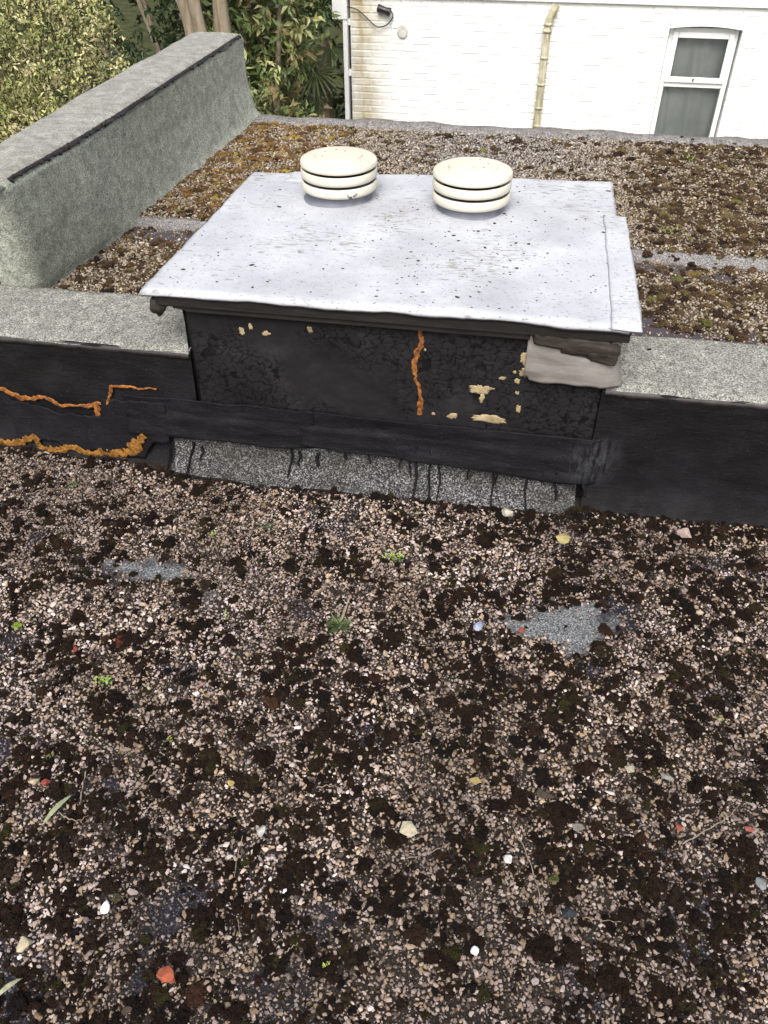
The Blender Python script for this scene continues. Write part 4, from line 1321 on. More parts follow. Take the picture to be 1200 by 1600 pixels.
# ------------------------------------------------------------------ instanced ground cover (stuff): chippings and moss
def library(name, meshes):
    c = bpy.data.collections.new(name)
    for i, me in enumerate(meshes):
        c.objects.link(bpy.data.objects.new('%s_%02d' % (name, i), me))
    return c
def scatter(name, P, rot, scl, idx, colr, lib):
    me = bpy.data.meshes.new(name)
    me.vertices.add(len(P))
    me.vertices.foreach_set('co', np.asarray(P, np.float32).ravel())
    for nm, arr in (('rot', rot), ('scl', scl)):
        a = me.attributes.new(nm, 'FLOAT_VECTOR', 'POINT')
        a.data.foreach_set('vector', np.asarray(arr, np.float32).ravel())
    a = me.attributes.new('idx', 'INT', 'POINT')
    a.data.foreach_set('value', np.asarray(idx, np.int32))
    attr_c(me, 'col', colr)
    o = bpy.data.objects.new(name, me)
    COL.objects.link(o)
    ng = bpy.data.node_groups.new(name, 'GeometryNodeTree')
    ng.interface.new_socket('Geometry', in_out='INPUT', socket_type='NodeSocketGeometry')
    ng.interface.new_socket('Geometry', in_out='OUTPUT', socket_type='NodeSocketGeometry')
    gi, go = ng.nodes.new('NodeGroupInput'), ng.nodes.new('NodeGroupOutput')
    iop = ng.nodes.new('GeometryNodeInstanceOnPoints')
    ci = ng.nodes.new('GeometryNodeCollectionInfo')
    ci.inputs['Collection'].default_value = lib
    ci.inputs['Separate Children'].default_value = True
    ci.inputs['Reset Children'].default_value = True
    def na(nm, ty):
        n_ = ng.nodes.new('GeometryNodeInputNamedAttribute')
        n_.data_type = ty
        n_.inputs['Name'].default_value = nm
        return n_.outputs['Attribute']
    L = ng.links.new
    L(gi.outputs[0], iop.inputs['Points'])
    L(ci.outputs[0], iop.inputs['Instance'])
    iop.inputs['Pick Instance'].default_value = True
    L(na('idx', 'INT'), iop.inputs['Instance Index'])
    L(na('rot', 'FLOAT_VECTOR'), iop.inputs['Rotation'])
    L(na('scl', 'FLOAT_VECTOR'), iop.inputs['Scale'])
    L(iop.outputs[0], go.inputs[0])
    md = o.modifiers.new('scatter', 'NODES')
    md.node_group = ng
    return tag(o, kind='stuff')
peb = []
for s in range(12):
    g = np.random.default_rng(100+s)
    Q = g.normal(size=(15, 3))
    Q /= np.linalg.norm(Q, axis=1)[:, None]
    Q *= np.array([1.15, 0.85, 0.62])*g.uniform(0.85, 1.1, (15, 1))
    V, F = hull(Q)
    peb.append(mesh_data('chipping', V, F, M['pebble'], smooth=(s % 4 == 0)))
LIB_P = library('chippings', peb)
def tuft(seed, spikes=True):
    g = np.random.default_rng(seed)
    V, F = ico(3)
    keep = (V[F].mean(1)[:, 2] > -0.25)
    F = F[keep]
    lob = np.zeros(len(V))
    for k in range(6):
        d = g.normal(size=3)
        d[2] = abs(d[2])*0.6
        d /= np.linalg.norm(d)
        lob = np.maximum(lob, np.exp(-((1-V@d)/0.16)))
    r = 0.50 + 0.50*lob + (fbm(V+seed, 2.0, 4, seed)-0.5)*0.75
    V = V*r[:, None]
    V[:, 2] *= 0.72
    VV, FF = list(map(tuple, V)), []
    for f_ in F:
        a, b2, c2 = V[f_[0]], V[f_[1]], V[f_[2]]
        cen = (a+b2+c2)/3
        nrm = np.cross(b2-a, c2-a)
        nrm /= np.linalg.norm(nrm)+1e-9
        tip = cen + (nrm*0.6 + np.array([0, 0, 0.35]) + g.normal(size=3)*0.55)*g.uniform(0.02, 0.20)
        n0 = len(VV)
        VV.append(tuple(tip))
        FF += [(f_[0], f_[1], n0), (f_[1], f_[2], n0), (f_[2], f_[0], n0)]
    return mesh_data('moss_tuft', VV, np.array(FF), M['moss'], smooth=False)
LIB_M = library('moss_tufts', [tuft(200+s) for s in range(7)])

def pal_pick(g, n, pal, wts):
    pal = np.array(pal)
    i = g.choice(len(pal), n, p=np.array(wts)/np.sum(wts))
    return pal[i]*g.uniform(0.78, 1.22, (n, 1))

# spots kept clear of tall moss so that the stones and weeds named below lie on top
KEEP = np.array([on_z(x, y)[:2] for x, y in ((793, 803), (880, 848), (1068, 836), (748, 978), (815, 988), (263, 1527), (165, 1417), (640, 1302), (742, 1226), (73, 1227), (55, 1224), (360, 1227), (408, 1300), (982, 1207), (1058, 1297), (1169, 1299), (853, 1244), (886, 1430), (1040, 1216), (903, 1297), (950, 1242), (1188, 1383), (41, 1479), (317, 1075), (530, 984), (540, 975), (612, 873), (628, 871), (165, 1067), (115, 761), (335, 838), (28, 978), (1125, 1122), (90, 1267), (505, 922), (1110, 1296), (1135, 1280), (822, 1335), (840, 1390), (670, 1335))])
def near_keep(P, r=0.020):
    return (np.min(np.linalg.norm(P[:, None, :2]-KEEP[None], axis=2), axis=1) < r)
# lower roof
g = np.random.default_rng(31)
X0, X1, Y0, Y1 = -1.95, 1.55, 0.12, 1.845
def jgrid(stp, seed):
    g = np.random.default_rng(seed)
    a = np.arange(X0, X1, stp)
    b = np.arange(Y0, Y1, stp)
    A, B = np.meshgrid(a, b, indexing='ij')
    P = np.c_[A.ravel(), B.ravel(), np.zeros(A.size)]
    P[:, :2] += g.uniform(-0.5, 0.5, (len(P), 2))*stp
    return P
def edge_y(x):
    """where the gravel meets the kerb"""
    return np.interp(x, [-1.5, -1.10, -1.0, -0.93, -0.38, 0.18, 0.24, 0.5, 1.6], [1.835, 1.825, 1.80, 1.775, 1.79, 1.79, 1.825, 1.835, 1.84])
def moss_field(P):
    big = fbm(P[:, :2], 2.6, 3, 40)
    small = fbm(P[:, :2], 24, 3, 41)
    bias = 0.04*np.clip((P[:, 0]+0.1)/0.6, -0.6, 1) + 0.025*np.clip((1.2-P[:, 1])/0.6, -1, 1)
    return 0.25*big + 0.75*small + bias
P = jgrid(0.0074, 32)
P = P[P[:, 1] < edge_y(P[:, 0]) + (fbm(P[:, :2], 30, 2, 5)-0.5)*0.02]
ft, ta, mf = felt_at(P), tar_at(P), moss_field(P)
keep = g.random(len(P)) < (0.90*(0.25+0.75*sstep(0.26, 0.48, fbm(P[:, :2], 60, 2, 77)))*(1-0.955*ft)*(1-0.55*ta)*(1-0.45*sstep(0.55, 0.64, mf)))
P, ft, ta, mf = P[keep], ft[keep], ta[keep], mf[keep]
n = len(P)
s = np.clip(g.lognormal(math.log(0.0037), 0.28, n), 0.0017, 0.0085)*(1-0.30*ta)
P[:, 2] = near_z(P) + s*g.uniform(0.15, 0.75, n)
rot = np.c_[g.normal(0, 0.35, n), g.normal(0, 0.35, n), g.uniform(0, 6.28, n)]
scl = s[:, None]*g.uniform(0.8, 1.25, (n, 3))
NEAR_PAL = [(0.44, 0.37, 0.31), (0.60, 0.54, 0.49), (0.40, 0.345, 0.325), (0.36, 0.275, 0.18), (0.23, 0.185, 0.15), (0.09, 0.070, 0.055), (0.78, 0.74, 0.72), (0.50, 0.42, 0.30)]
colr = pal_pick(g, n, NEAR_PAL, [24, 15, 14, 12, 14, 14, 2.5, 11])
warm = fbm(P[:, :2], 5, 3, 47)[:, None]
colr = colr*np.where(warm > 0.5, 1, 1)*(np.array([[0.97, 0.96, 1.02]])*(1-warm) + np.array([[1.06, 1.0, 0.88]])*warm)
zone = fbm(P[:, :2], 4.2, 4, 313)[:, None]
lil = sstep(0.50, 0.66, zone)
colr = colr*(0.78+0.55*sstep(0.36, 0.68, zone))*(np.array([[0.57, 0.53, 0.525]])*(1-lil) + np.array([[0.565, 0.545, 0.575]])*lil)*(1-0.45*ta[:, None]*np.array([[1.0, 0.95, 0.6]]))
scatter('gravel', P, rot, scl, g.integers(0, 12, n), np.clip(colr, 0, 0.85), LIB_P)
# moss on the lower roof
P = jgrid(0.0056, 35)
P = P[P[:, 1] < edge_y(P[:, 0]) + 0.004]
ft, ta = felt_at(P), tar_at(P)
keep = g.random(len(P)) < 0.62*(1-0.97*ft)*(1-0.35*ta)
P, ta = P[keep], ta[keep]
n = len(P)
s = np.clip(g.lognormal(math.log(0.0019), 0.28, n), 0.001, 0.0035)
P[:, 2] = near_z(P) + s*g.uniform(0.1, 0.6, n)
rot = np.c_[g.normal(0, 0.4, n), g.normal(0, 0.4, n), g.uniform(0, 6.28, n)]
scl = s[:, None]*g.uniform(0.8, 1.3, (n, 3))
colr = pal_pick(g, n, NEAR_PAL, [22, 14, 18, 10, 20, 26, 1, 6])*np.array([[0.43, 0.39, 0.39]])
scatter('grit', P, rot, scl, g.integers(0, 12, n), colr*(1-0.4*ta[:, None]*np.array([[1.0, 0.95, 0.5]])), LIB_P)
P = jgrid(0.0095, 36)
P = P[(P[:, 1] < edge_y(P[:, 0])+0.01) & ~near_keep(P)]
mf, ft = moss_field(P), felt_at(P)
nearedge = sstep(0.06, 0.0, edge_y(P[:, 0])-P[:, 1])
pr_ = sstep(0.45, 0.585, mf)*0.76 + 0.06 + 0.35*nearedge
keep = g.random(len(P)) < pr_*(1-0.97*ft)*(1-0.5*tar_at(P))
P = P[keep]
n = len(P)
s = np.clip(g.lognormal(math.log(0.0062), 0.45, n), 0.0028, 0.020)
P[:, 2] = near_z(P) + s*0.12
rot = np.c_[g.normal(0, 0.2, n), g.normal(0, 0.2, n), g.uniform(0, 6.28, n)]
scl = np.c_[s*g.uniform(0.9, 1.3, n), s*g.uniform(0.9, 1.3, n), s*g.uniform(0.65, 1.0, n)]
MOSS_PAL = [(0.0095, 0.0052, 0.0034), (0.013, 0.0075, 0.0045), (0.0060, 0.0042, 0.0034), (0.015, 0.011, 0.0045), (0.020, 0.0095, 0.0058), (0.018, 0.016, 0.005)]
colr = pal_pick(g, n, MOSS_PAL, [34, 26, 22, 10, 5, 3])
scatter('moss', P, rot, scl, g.integers(0, 7, n), colr, LIB_M)

# upper roof
g = np.random.default_rng(51)
X0, X1, Y0, Y1 = -1.50, 1.66, 2.215, 4.125
def clear_far(P):
    a = P[:, 0] > pb_x(P[:, 1]) - 0.004 + (fbm(P[:, :2], 25, 2, 3)-0.5)*0.02
    hsx = (P[:, 0] > HX0+0.02) & (P[:, 0] < HX1-0.02) & (P[:, 1] < 2.72)
    return a & ~hsx
P = jgrid(0.0082, 52)
P = P[clear_far(P)]
ff, ta = far_felt(P), far_tar(P)
keep = g.random(len(P)) < 0.95*(1-0.97*ff)*(1-0.75*ta)
P, ta = P[keep], ta[keep]
n = len(P)
s = np.clip(g.lognormal(math.log(0.0039), 0.28, n), 0.002, 0.009)*(1-0.2*ta)
P[:, 2] = far_z(P) + s*g.uniform(0.15, 0.75, n)
rot = np.c_[g.normal(0, 0.35, n), g.normal(0, 0.35, n), g.uniform(0, 6.28, n)]
scl = s[:, None]*g.uniform(0.8, 1.25, (n, 3))
FAR_PAL = [(0.40, 0.32, 0.225), (0.52, 0.43, 0.32), (0.30, 0.235, 0.16), (0.21, 0.165, 0.12), (0.34, 0.30, 0.27), (0.13, 0.10, 0.075), (0.62, 0.56, 0.47)]
colr = pal_pick(g, n, FAR_PAL, [25, 18, 18, 12, 14, 9, 4])
grey = np.exp(-((P[:, 0]+0.15)/0.55)**2)*sstep(3.3, 3.8, P[:, 1])
lum = colr.mean(1)[:, None]
colr = colr*(1-0.75*grey[:, None]) + lum*np.array([[0.92, 0.86, 0.83]])*0.75*grey[:, None]
colr = colr*(0.70+0.16*grey[:, None])
scatter('gravel', P, rot, scl, g.integers(0, 12, n), np.clip(colr, 0, 0.8), LIB_P)
P = jgrid(0.0115, 54)
P = P[clear_far(P)]
ff = far_felt(P)
n1 = 0.25*fbm(P[:, :2], 3, 3, 63) + 0.75*fbm(P[:, :2], 20, 3, 64)
rightw = sstep(0.25, 0.7, P[:, 0])
greyz = np.exp(-((P[:, 0]+0.15)/0.55)**2)*sstep(3.3, 3.8, P[:, 1])
leftw = sstep(-0.7, -1.0, P[:, 0])*sstep(2.85, 3.1, P[:, 1])
pr_ = sstep(0.46, 0.62, n1 + 0.09*rightw + 0.06*leftw - 0.12*greyz)*0.85 + 0.06
keep = g.random(len(P)) < pr_*(1-0.9*ff)*(1-0.75*far_tar(P))
P, lw = P[keep], leftw[keep]
n = len(P)
s = np.clip(g.lognormal(math.log(0.0075), 0.42, n), 0.0035, 0.024)
P[:, 2] = far_z(P) + s*0.12
rot = np.c_[g.normal(0, 0.2, n), g.normal(0, 0.2, n), g.uniform(0, 6.28, n)]
scl = np.c_[s*g.uniform(0.9, 1.3, n), s*g.uniform(0.9, 1.3, n), s*g.uniform(0.65, 1.0, n)]
FM_PAL = [(0.042, 0.026, 0.015), (0.060, 0.040, 0.021), (0.028, 0.018, 0.012), (0.085, 0.062, 0.025), (0.085, 0.080, 0.028), (0.018, 0.011, 0.008)]
colr = pal_pick(g, n, FM_PAL, [28, 24, 20, 10, 4, 12])
colr = colr*1.3*(1+lw[:, None]*np.array([[1.15, 0.95, 0.30]]))
scatter('moss', P, rot, scl, g.integers(0, 7, n), colr, LIB_M)

# ------------------------------------------------------------------ small things lying about
def stone(px, py, w_, h_, t_, c, label, cat='stone', name='stone', z=0.0, seed=None, rot_=0.0, group=None, npts=14, sharp=0.15, zoff=0.3):
    """an angular stone whose size is given in metres: length, breadth, thickness"""
    seed = seed or (px*7+py)
    g = np.random.default_rng(seed)
    Q = g.normal(size=(npts, 3))
    Q /= np.max(np.abs(Q), axis=1)[:, None]**0.6*np.linalg.norm(Q, axis=1)[:, None]**0.4
    if z == 0:
        w_, h_, t_ = w_*1.28, h_*1.28, t_*1.15
    Q *= np.array([w_/2, h_/2, t_/2])*g.uniform(1-sharp, 1, (npts, 1))
    V, F = hull(Q)
    R = np.array([[cos(rot_), -sin(rot_), 0], [sin(rot_), cos(rot_), 0], [0, 0, 1]])
    V = V@R.T
    q = on_z(px, py, z+0.006)
    zz_ = (near_z(np.array([[q[0], q[1], 0]]))[0] if z == 0 else z)
    V = V + np.array([q[0], q[1], zz_+(0.0065 if z == 0 else 0.003)+t_*zoff])
    o = put(name, V, F, M['stone'], None, origin=(q[0], q[1], zz_+0.004))
    cc = np.array(c)[None]**1.15*0.66*g.uniform(0.85, 1.15, (len(V), 1))
    attr_c(o.data, 'col', cc)
    b = o.modifiers.new('bevel', 'BEVEL')
    b.width = min(w_, h_, t_)*0.06
    b.segments = 1
    return tag(o, label, cat, group)
stone(793, 803, 0.030, 0.030, 0.026, (0.58, 0.53, 0.45), 'cream white stone lump at the foot of the grey mineral strip')
stone(880, 848, 0.036, 0.032, 0.010, (0.50, 0.43, 0.20), 'flat yellow sandstone flake in front of the kerb', 'stone flake', 'stone_flake', rot_=0.5, zoff=0.9)
stone(1068, 836, 0.040, 0.026, 0.022, (0.58, 0.46, 0.41), 'pale pink wedge shaped stone in front of the right hand black kerb', npts=9, rot_=-0.4)
stone(815, 988, 0.014, 0.013, 0.009, (0.36, 0.10, 0.06), 'small red brick chip lying on the bare felt patch', 'brick chip', 'brick_chip', zoff=0.6)
stone(263, 1527, 0.030, 0.021, 0.016, (0.42, 0.13, 0.07), 'rounded terracotta piece, the largest red piece on the gravel', 'terracotta', 'terracotta_piece', npts=22, zoff=0.6)
stone(640, 1302, 0.034, 0.025, 0.015, (0.56, 0.51, 0.38), 'rough cream stone flake in the middle of the gravel', 'stone flake', 'stone_flake', rot_=-0.2, zoff=0.7)
stone(742, 1226, 0.022, 0.019, 0.008, (0.45, 0.36, 0.15), 'yellow triangular stone chip beside dark moss', 'stone chip', 'stone_chip', npts=8, zoff=0.9)
stone(73, 1227, 0.017, 0.013, 0.010, (0.42, 0.11, 0.07), 'red brick chip touching a cream chip near the fallen leaf', 'brick chip', 'brick_chip', zoff=0.7)
stone(55, 1224, 0.017, 0.014, 0.011, (0.55, 0.46, 0.30), 'cream chip touching the red brick chip', 'stone chip', 'stone_chip', zoff=0.7)
stone(360, 1227, 0.017, 0.010, 0.008, (0.58, 0.45, 0.17), 'small bright yellow chip alone on the gravel', 'stone chip', 'stone_chip', zoff=0.9)
stone(408, 1300, 0.015, 0.024, 0.007, (0.55, 0.55, 0.52), 'pale grey upright flake at the edge of dark moss', 'stone flake', 'stone_flake', zoff=0.9)
stone(982, 1207, 0.018, 0.016, 0.012, (0.48, 0.44, 0.35), 'greyish cream rounded stone among dark moss', npts=20, zoff=0.7)
stone(1058, 1297, 0.014, 0.017, 0.009, (0.36, 0.12, 0.08), 'brick red chip near the end of the long curved twig', 'brick chip', 'brick_chip', zoff=0.8)
stone(1169, 1299, 0.017, 0.010, 0.006, (0.38, 0.13, 0.10), 'thin reddish chip close to the edge of the gravel', 'brick chip', 'brick_chip', zoff=0.9)
stone(853, 1244, 0.030, 0.024, 0.010, (0.085, 0.065, 0.048), 'flat dark brown stone on the gravel', npts=18, zoff=0.9)
stone(886, 1430, 0.026, 0.020, 0.008, (0.050, 0.055, 0.065), 'dark blue grey slate flake beside a thin twig', 'slate flake', 'slate_flake', zoff=0.9)
stone(1040, 1216, 0.026, 0.010, 0.006, (0.30, 0.30, 0.27), 'narrow pale slate sliver among moss', 'slate flake', 'slate_flake', rot_=-0.35, zoff=0.9)
stone(903, 1297, 0.022, 0.013, 0.008, (0.26, 0.245, 0.21), 'dull beige slate chip below the dark brown stone', 'slate flake', 'slate_flake', rot_=0.3, zoff=0.9)
stone(950, 1242, 0.021, 0.006, 0.006, (0.72, 0.71, 0.68), 'thin white sliver among the chippings', 'stone chip', 'stone_chip', npts=10, zoff=0.9)
stone(1188, 1383, 0.016, 0.022, 0.006, (0.30, 0.32, 0.32), 'grey slate flake, the one nearest the right frame edge', 'slate flake', 'slate_flake', rot_=0.4, zoff=0.9)
stone(41, 1479, 0.020, 0.026, 0.014, (0.56, 0.50, 0.36), 'cream lump half under dark moss beside a bluish tar patch', zoff=0.6)
stone(317, 1075, 0.012, 0.011, 0.009, (0.42, 0.24, 0.20), 'small pinkish chip in pale gravel', 'brick chip', 'brick_chip', zoff=0.8)
stone(118, 1019, 0.010, 0.014, 0.008, (0.36, 0.10, 0.08), 'small dark red chip left of the rusty moss clump', 'brick chip', 'brick_chip', zoff=0.8)
stone(358, 1342, 0.016, 0.009, 0.006, (0.50, 0.50, 0.48), 'pale grey flat chip beside a thin upright twig', 'stone flake', 'stone_flake', rot_=0.3, zoff=0.9)
stone(741, 1490, 0.012, 0.014, 0.010, (0.76, 0.76, 0.75), 'bright white oval pebble beside dark moss', 'pebble', 'pebble', npts=24, zoff=0.8)
stone(793, 1348, 0.014, 0.013, 0.010, (0.70, 0.69, 0.67), 'white rounded pebble to the right of a thin twig', 'pebble', 'pebble', npts=22, zoff=0.8)
stone(977, 561, 0.007, 0.007, 0.007, (0.65, 0.62, 0.55), 'tiny pale pebble on the kerb capping by the grey flashing', 'pebble', 'pebble', z=KZ+0.002, npts=20)
# pale blue mussel shell and white shard: thin curved shells
def shell(px, py, L, W, Hh, c, label, cat, name, rot_, tilt=0.3):
    n, k = 16, 10
    u, v = gridUV(n, k)
    a = (v-0.5)*pi
    wid = np.sin(np.clip(u*1.02, 0, 1)**0.7*pi)**0.7
    x = (u-0.5)*L
    y = np.sin(a)*W/2*wid
    z = np.cos(a)*Hh*wid
    P = np.c_[x, y, z]
    R = np.array([[cos(rot_), -sin(rot_), 0], [sin(rot_), cos(rot_), 0], [0, 0, 1]])
    P = P@R.T
    q = on_z(px, py, 0.008)
    P += np.array([q[0], q[1], 0.008])
    o = put(name, P, gridF(n, k), M['stone'], None, origin=(q[0], q[1], 0.006), smooth=True)
    attr_c(o.data, 'col', np.array(c)[None]*(0.8+0.35*np.abs(np.sin(u*19)))[:, None]*np.ones((1, 3)))
    solid(o, 0.0012)
    return tag(o, label, cat)
shell(748, 978, 0.036, 0.022, 0.009, (0.25, 0.28, 0.36), 'pale blue shell lying beside the bare felt patch', 'shell', 'sea_shell', radians(70))
shell(165, 1417, 0.026, 0.017, 0.006, (0.80, 0.80, 0.82), 'bright white curved shard on the gravel', 'shard', 'white_shard', radians(105))

def ground_pts(pp, z=0.010):
    return np.array([on_z(x, y, z) for x, y in pp])
def twig(pp, r, label, c='twig', bow=0.006):
    r *= 0.78
    P = ground_pts(pp)
    S = spline(P, 8)
    n = len(S)
    S[:, 2] += np.sin(np.linspace(0, pi, n))*bow + 0.003*np.sin(np.arange(n)*1.3)
    V, F = tube(S, np.linspace(r, r*0.55, n), 6)
    o = put('twig', V, F, M[c], None, origin=S[0], smooth=True)
    return tag(o, label, 'twig', 'dead twigs on the lower roof')
twig([(1066, 1319), (1108, 1296), (1135, 1280), (1156, 1256)], 0.0017, 'long curved pale twig between two red chips')
twig([(800, 1290), (822, 1335), (840, 1390), (852, 1432)], 0.0016, 'longest thin brown twig running down to the dark slate flake')
twig([(874, 1422), (885, 1447), (902, 1466)], 0.0012, 'thin bent twig crossing the dark slate flake')
twig([(635, 1342), (670, 1335), (704, 1318)], 0.0013, 'slender twig below the rough cream flake')
twig([(135, 1204), (130, 1232), (125, 1258)], 0.0016, 'straight pale twig standing up the picture right of the fallen leaf')
twig([(248, 1203), (232, 1220), (213, 1239)], 0.0016, 'short pale stick lying aslant on gravel right of the fallen leaf')
twig([(92, 1270), (108, 1281), (125, 1284), (138, 1273)], 0.0018, 'curved whitish twig touching the fallen leaf')
twig([(494, 1231), (515, 1230), (536, 1232)], 0.0014, 'short level pale twig in plain gravel')
twig([(604, 1102), (612, 1125), (622, 1144)], 0.0011, 'fine dark twig between moss clumps in mid gravel')
twig([(645, 1163), (668, 1161)], 0.0012, 'tiny level twig just right of the fine dark twig')
twig([(490, 929), (505, 922), (521, 914)], 0.0032, 'thick pale flat stick above the spiky weed')
twig([(623, 939), (634, 950), (645, 961)], 0.0015, 'short twig left of the blue shell')
twig([(460, 991), (475, 983), (490, 975)], 0.0014, 'short greyish twig left of the spiky weed')
twig([(572, 859), (586, 855), (601, 852)], 0.0012, 'thin twig just left of the bright green sprig')
twig([(380, 1305), (372, 1340), (366, 1372)], 0.0013, 'thin upright twig beside the pale grey flat chip')
twig([(372, 1436), (374, 1452), (377, 1469)], 0.0012, 'short upright twig right of a bluish tar patch')
twig([(912, 1434), (940, 1440), (970, 1441)], 0.0012, 'thin level twig right of the dark slate flake')
twig([(1189, 903), (1190, 918), (1188, 932)], 0.0016, 'short pale upright twig near the right end of the black kerb')
twig([(1028, 975), (1045, 972), (1062, 969)], 0.0012, 'short level twig right of the bare felt patch')
twig([(278, 1404), (284, 1413), (291, 1422)], 0.0013, 'tiny twig inside the bluish tar patch')
twig([(445, 1490), (455, 1483), (466, 1474)], 0.0015, 'short pale twig beside a moss clump low in the picture')
twig([(40, 774), (68, 768), (98, 763)], 0.0012, 'thin pale twig below the orange edged felt')
twig([(105, 898), (109, 890), (114, 882)], 0.0014, 'short stub of twig left of the smaller bare felt patch')
twig([(330, 912), (352, 906), (372, 898)], 0.0012, 'fine twig right of the smaller bare felt patch')
twig([(1150, 1100), (1163, 1108), (1176, 1116)], 0.0012, 'short twig beside the round green moss spot on the right')

def blade_leaf(a, b, wd, c, label, name='fallen_leaf'):
    A, B = on_z(*a, 0.012), on_z(*b, 0.016)
    n = 12
    d = B-A
    s = np.cross(d, [0, 0, 1.0])
    s /= np.linalg.norm(s)
    V = []
    for i in range(n):
        t_ = i/(n-1)
        w_ = wd*math.sin(pi*min(1, t_*0.97+0.02))**0.8
        p = A + d*t_ + np.array([0, 0, 0.008*math.sin(t_*pi)])
        V += [p-s*w_/2+np.array([0, 0, 0.003]), p, p+s*w_/2+np.array([0, 0, 0.003])]
    o = put(name, V, gridF(n, 3), M['stone'], None, origin=A, smooth=True)
    attr_c(o.data, 'col', np.tile(np.array(c), (len(V), 1)))
    solid(o, 0.0006)
    return tag(o, label, 'leaf')
blade_leaf((66, 1291), (114, 1242), 0.011, (0.22, 0.24, 0.14), 'long narrow grey green fallen leaf on the gravel')
blade_leaf((-8, 1563), (36, 1529), 0.009, (0.26, 0.26, 0.17), 'narrow dry leaf blade beside the bluish tar patch at the left edge')

def rosette(px, py, z, n, L, W, cols, label, name, cat, seed, el=(10, 60), stalk=False, spread=0.0):
    g = np.random.default_rng(seed)
    q = on_z(px, py, z)
    if z == 0:
        q[2] = near_z(q[None])[0]+0.007
    C, D, Nn, Ls, Ws, cc = [], [], [], [], [], []
    for i in range(n):
        a = g.uniform(0, 2*pi)
        e_ = radians(g.uniform(*el))
        C.append(q + np.array([g.normal()*spread, g.normal()*spread, 0.002]))
        D.append((cos(a)*cos(e_), sin(a)*cos(e_), sin(e_)))
        Nn.append((0, 0, 1.0))
        k = g.uniform(0.6, 1.15)
        Ls.append(L*k)
        Ws.append(W*k)
        cc.append(np.array(cols[g.integers(len(cols))])*g.uniform(0.8, 1.2))
    V, F, c = leaf_array(np.array(C), np.array(D), np.array(Nn), np.array(Ls), np.array(Ws), np.array(cc), 0.15)
    e = empty(name, tuple(q), label, cat)
    o = put('leaves', V, F, M['leaf'], e)
    attr_c(o.data, 'col', c)
    if stalk:
        V, F = tube(spline([q, q+np.array([0.01, 0.02, 0.035]), q+np.array([0.018, 0.05, 0.06])], 5), [0.0022]*10+[0.0018], 6)
        put('stalk', V, F, M['twig'], e)
    else:
        V, F = tube([q+np.array([0, 0, -0.003]), q+np.array([0, 0, 0.006])], 0.0015, 5)
        put('stem', V, F, M['stem'], e)
    return e
rosette(530, 984, 0, 58, 0.042, 0.0042, [(0.07, 0.11, 0.035), (0.10, 0.15, 0.045), (0.14, 0.18, 0.07), (0.05, 0.08, 0.03)], 'spiky dark green weed tuft growing in the gravel', 'spiky_weed', 'weed', 3, (8, 65), True, 0.005)
rosette(612, 873, 0, 18, 0.014, 0.007, [(0.17, 0.27, 0.05), (0.22, 0.33, 0.06), (0.12, 0.20, 0.04)], 'bright green leafy sprig below the mineral strip', 'green_sprig', 'weed', 4, (5, 50), False, 0.011)
rosette(628, 871, 0, 14, 0.013, 0.007, [(0.20, 0.30, 0.06), (0.25, 0.35, 0.08)], 'light green sprig, right half of the pair below the mineral strip', 'green_sprig', 'weed', 5, (5, 50), False, 0.007)
rosette(165, 1067, 0, 22, 0.010, 0.007, [(0.20, 0.29, 0.06), (0.26, 0.35, 0.09)], 'small pale green seedling patch in open gravel', 'green_seedling', 'weed', 6, (5, 40), False, 0.007)
rosette(115, 761, 0, 16, 0.015, 0.008, [(0.08, 0.11, 0.04), (0.11, 0.14, 0.06)], 'dull green weed below the orange edged felt', 'low_weed', 'weed', 7, (5, 40), False, 0.010)
rosette(335, 838, 0, 9, 0.010, 0.007, [(0.20, 0.28, 0.05), (0.25, 0.33, 0.07)], 'tiny bright green seedling above the smaller bare felt patch', 'green_seedling', 'weed', 8, (5, 40), False, 0.003)
rosette(355, 968, 0, 9, 0.011, 0.005, [(0.15, 0.20, 0.06), (0.22, 0.27, 0.10)], 'tiny pale green shoot left of the spiky weed', 'green_seedling', 'weed', 9, (5, 50), False, 0.004)
rosette(420, 826, 0, 14, 0.016, 0.009, [(0.05, 0.075, 0.035), (0.08, 0.10, 0.06)], 'dim grey green weed below the left of the mineral strip', 'low_weed', 'weed', 10, (5, 40), False, 0.009)
rosette(266, 1162, 0, 8, 0.009, 0.006, [(0.14, 0.17, 0.03), (0.2, 0.22, 0.04)], 'tiny olive shoot above a dark moss clump', 'green_seedling', 'weed', 11, (5, 40), False, 0.003)
rosette(75, 1190, 0, 10, 0.010, 0.005, [(0.10, 0.11, 0.03), (0.14, 0.14, 0.04)], 'small olive shoot above the red and cream chips', 'green_seedling', 'weed', 12, (10, 60), False, 0.006)
rosette(1045, 362, FARZ+0.004, 36, 0.020, 0.006, [(0.16, 0.19, 0.05), (0.22, 0.25, 0.08)], 'light green weed on the upper roof right of the lid', 'low_weed', 'weed', 13, (5, 60), False, 0.022)
rosette(1077, 249, FARZ+0.008, 26, 0.022, 0.007, [(0.18, 0.20, 0.05), (0.24, 0.25, 0.08)], 'small yellow green weed near the far roof edge', 'low_weed', 'weed', 14, (5, 60), False, 0.018)
rosette(512, 1511, 0, 7, 0.008, 0.005, [(0.20, 0.26, 0.05), (0.25, 0.3, 0.06)], 'tiny lime green shoot right of the terracotta piece', 'green_seedling', 'weed', 15, (5, 50), False, 0.003)

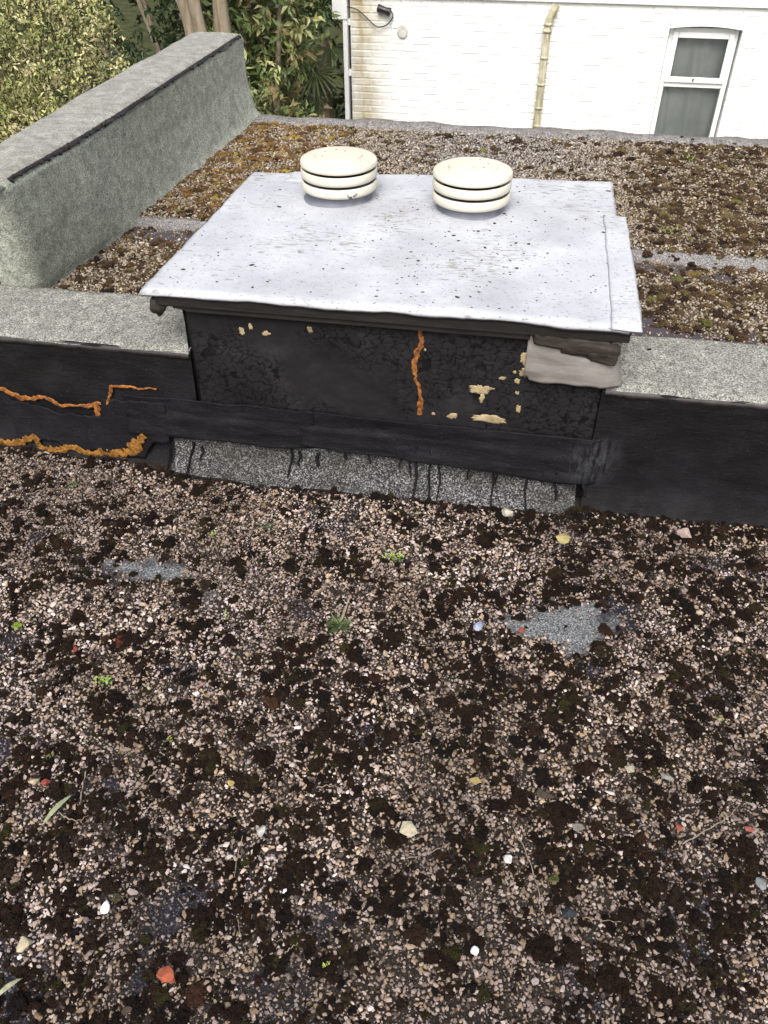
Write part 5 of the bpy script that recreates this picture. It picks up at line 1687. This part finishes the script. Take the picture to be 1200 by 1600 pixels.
M['moss_obj'] = mat_col_attr('moss cushion', 'GEOMETRY', 0.95, 0.1, 0.5, 320, 0.001)
def cushion(px, py, r, c, label, z=0.0, seed=1, flat=0.7):
    src = tuft(900+seed)
    V = np.zeros(len(src.vertices)*3)
    src.vertices.foreach_get('co', V)
    V = V.reshape(-1, 3)*np.array([r, r, r*flat])
    F = np.zeros(len(src.polygons)*3, int)
    src.polygons.foreach_get('vertices', F)
    F = F.reshape(-1, 3)
    bpy.data.meshes.remove(src)
    q = on_z(px, py, z+r*0.3)
    zz_ = near_z(q[None])[0]+0.003 if z == 0 else z
    o = put('moss_cushion', V+np.array([q[0], q[1], zz_]), F, M['moss_obj'], None, origin=(q[0], q[1], zz_))
    g = np.random.default_rng(seed)
    attr_c(o.data, 'col', np.array(c)[None]*g.uniform(0.6, 1.3, (len(V), 1)))
    return tag(o, label, 'moss')
cushion(28, 978, 0.013, (0.17, 0.25, 0.03), 'bright yellow green moss cushion near the left frame edge', seed=1)
cushion(1125, 1122, 0.008, (0.12, 0.18, 0.03), 'round green moss spot on dark moss at the right', seed=2)
cushion(187, 1001, 0.019, (0.065, 0.022, 0.013), 'rusty red brown moss clump in pale gravel', seed=3)
cushion(425, 1097, 0.020, (0.045, 0.024, 0.014), 'chestnut brown moss clump in mid gravel', seed=4)
cushion(183, 1404, 0.011, (0.055, 0.05, 0.025), 'olive grey moss cushion near the white shard', seed=5)
cushion(1015, 545, 0.007, (0.035, 0.022, 0.014), 'small brown moss crumb on the kerb capping', z=KZ+0.004, seed=6)
cushion(865, 352 if False else 1375, 0.012, (0.06, 0.065, 0.02), 'olive moss cushion beside the longest thin twig', seed=7)
cushion(985, 498, 0.020, (0.05, 0.048, 0.018), 'olive moss cushion on bare purple felt right of the lid', z=FARZ-0.015, seed=8)
cushion(1105, 502, 0.022, (0.075, 0.075, 0.022), 'green moss cushion behind the right kerb capping', z=FARZ-0.015, seed=9)
cushion(938, 1017, 0.022, (0.022, 0.015, 0.009), 'dark brown moss clump at the corner of the bare felt patch', seed=10)
cushion(320, 913, 0.020, (0.020, 0.014, 0.009), 'black brown moss clump at the end of the smaller bare felt patch', seed=11)
for i, (px, py, r) in enumerate(((1066, 213, 0.010), (1082, 217, 0.009), (887, 210, 0.007), (1148, 224, 0.010), (918, 211, 0.006))):
    cushion(px, py, r, (0.03, 0.022, 0.015), ('dark moss crumb on the far felt edge, first left of the window', 'dark moss crumb on far felt edge, right of a close pair under window', 'dark moss crumb on the far felt edge right of the downpipe', 'dark moss crumb on the far felt edge right of the window', 'dark moss crumb midway between downpipe and window')[i] if i != 0 else 'dark moss crumb on far felt edge, left of a close pair under window', z=FARZ+0.020, seed=20+i)
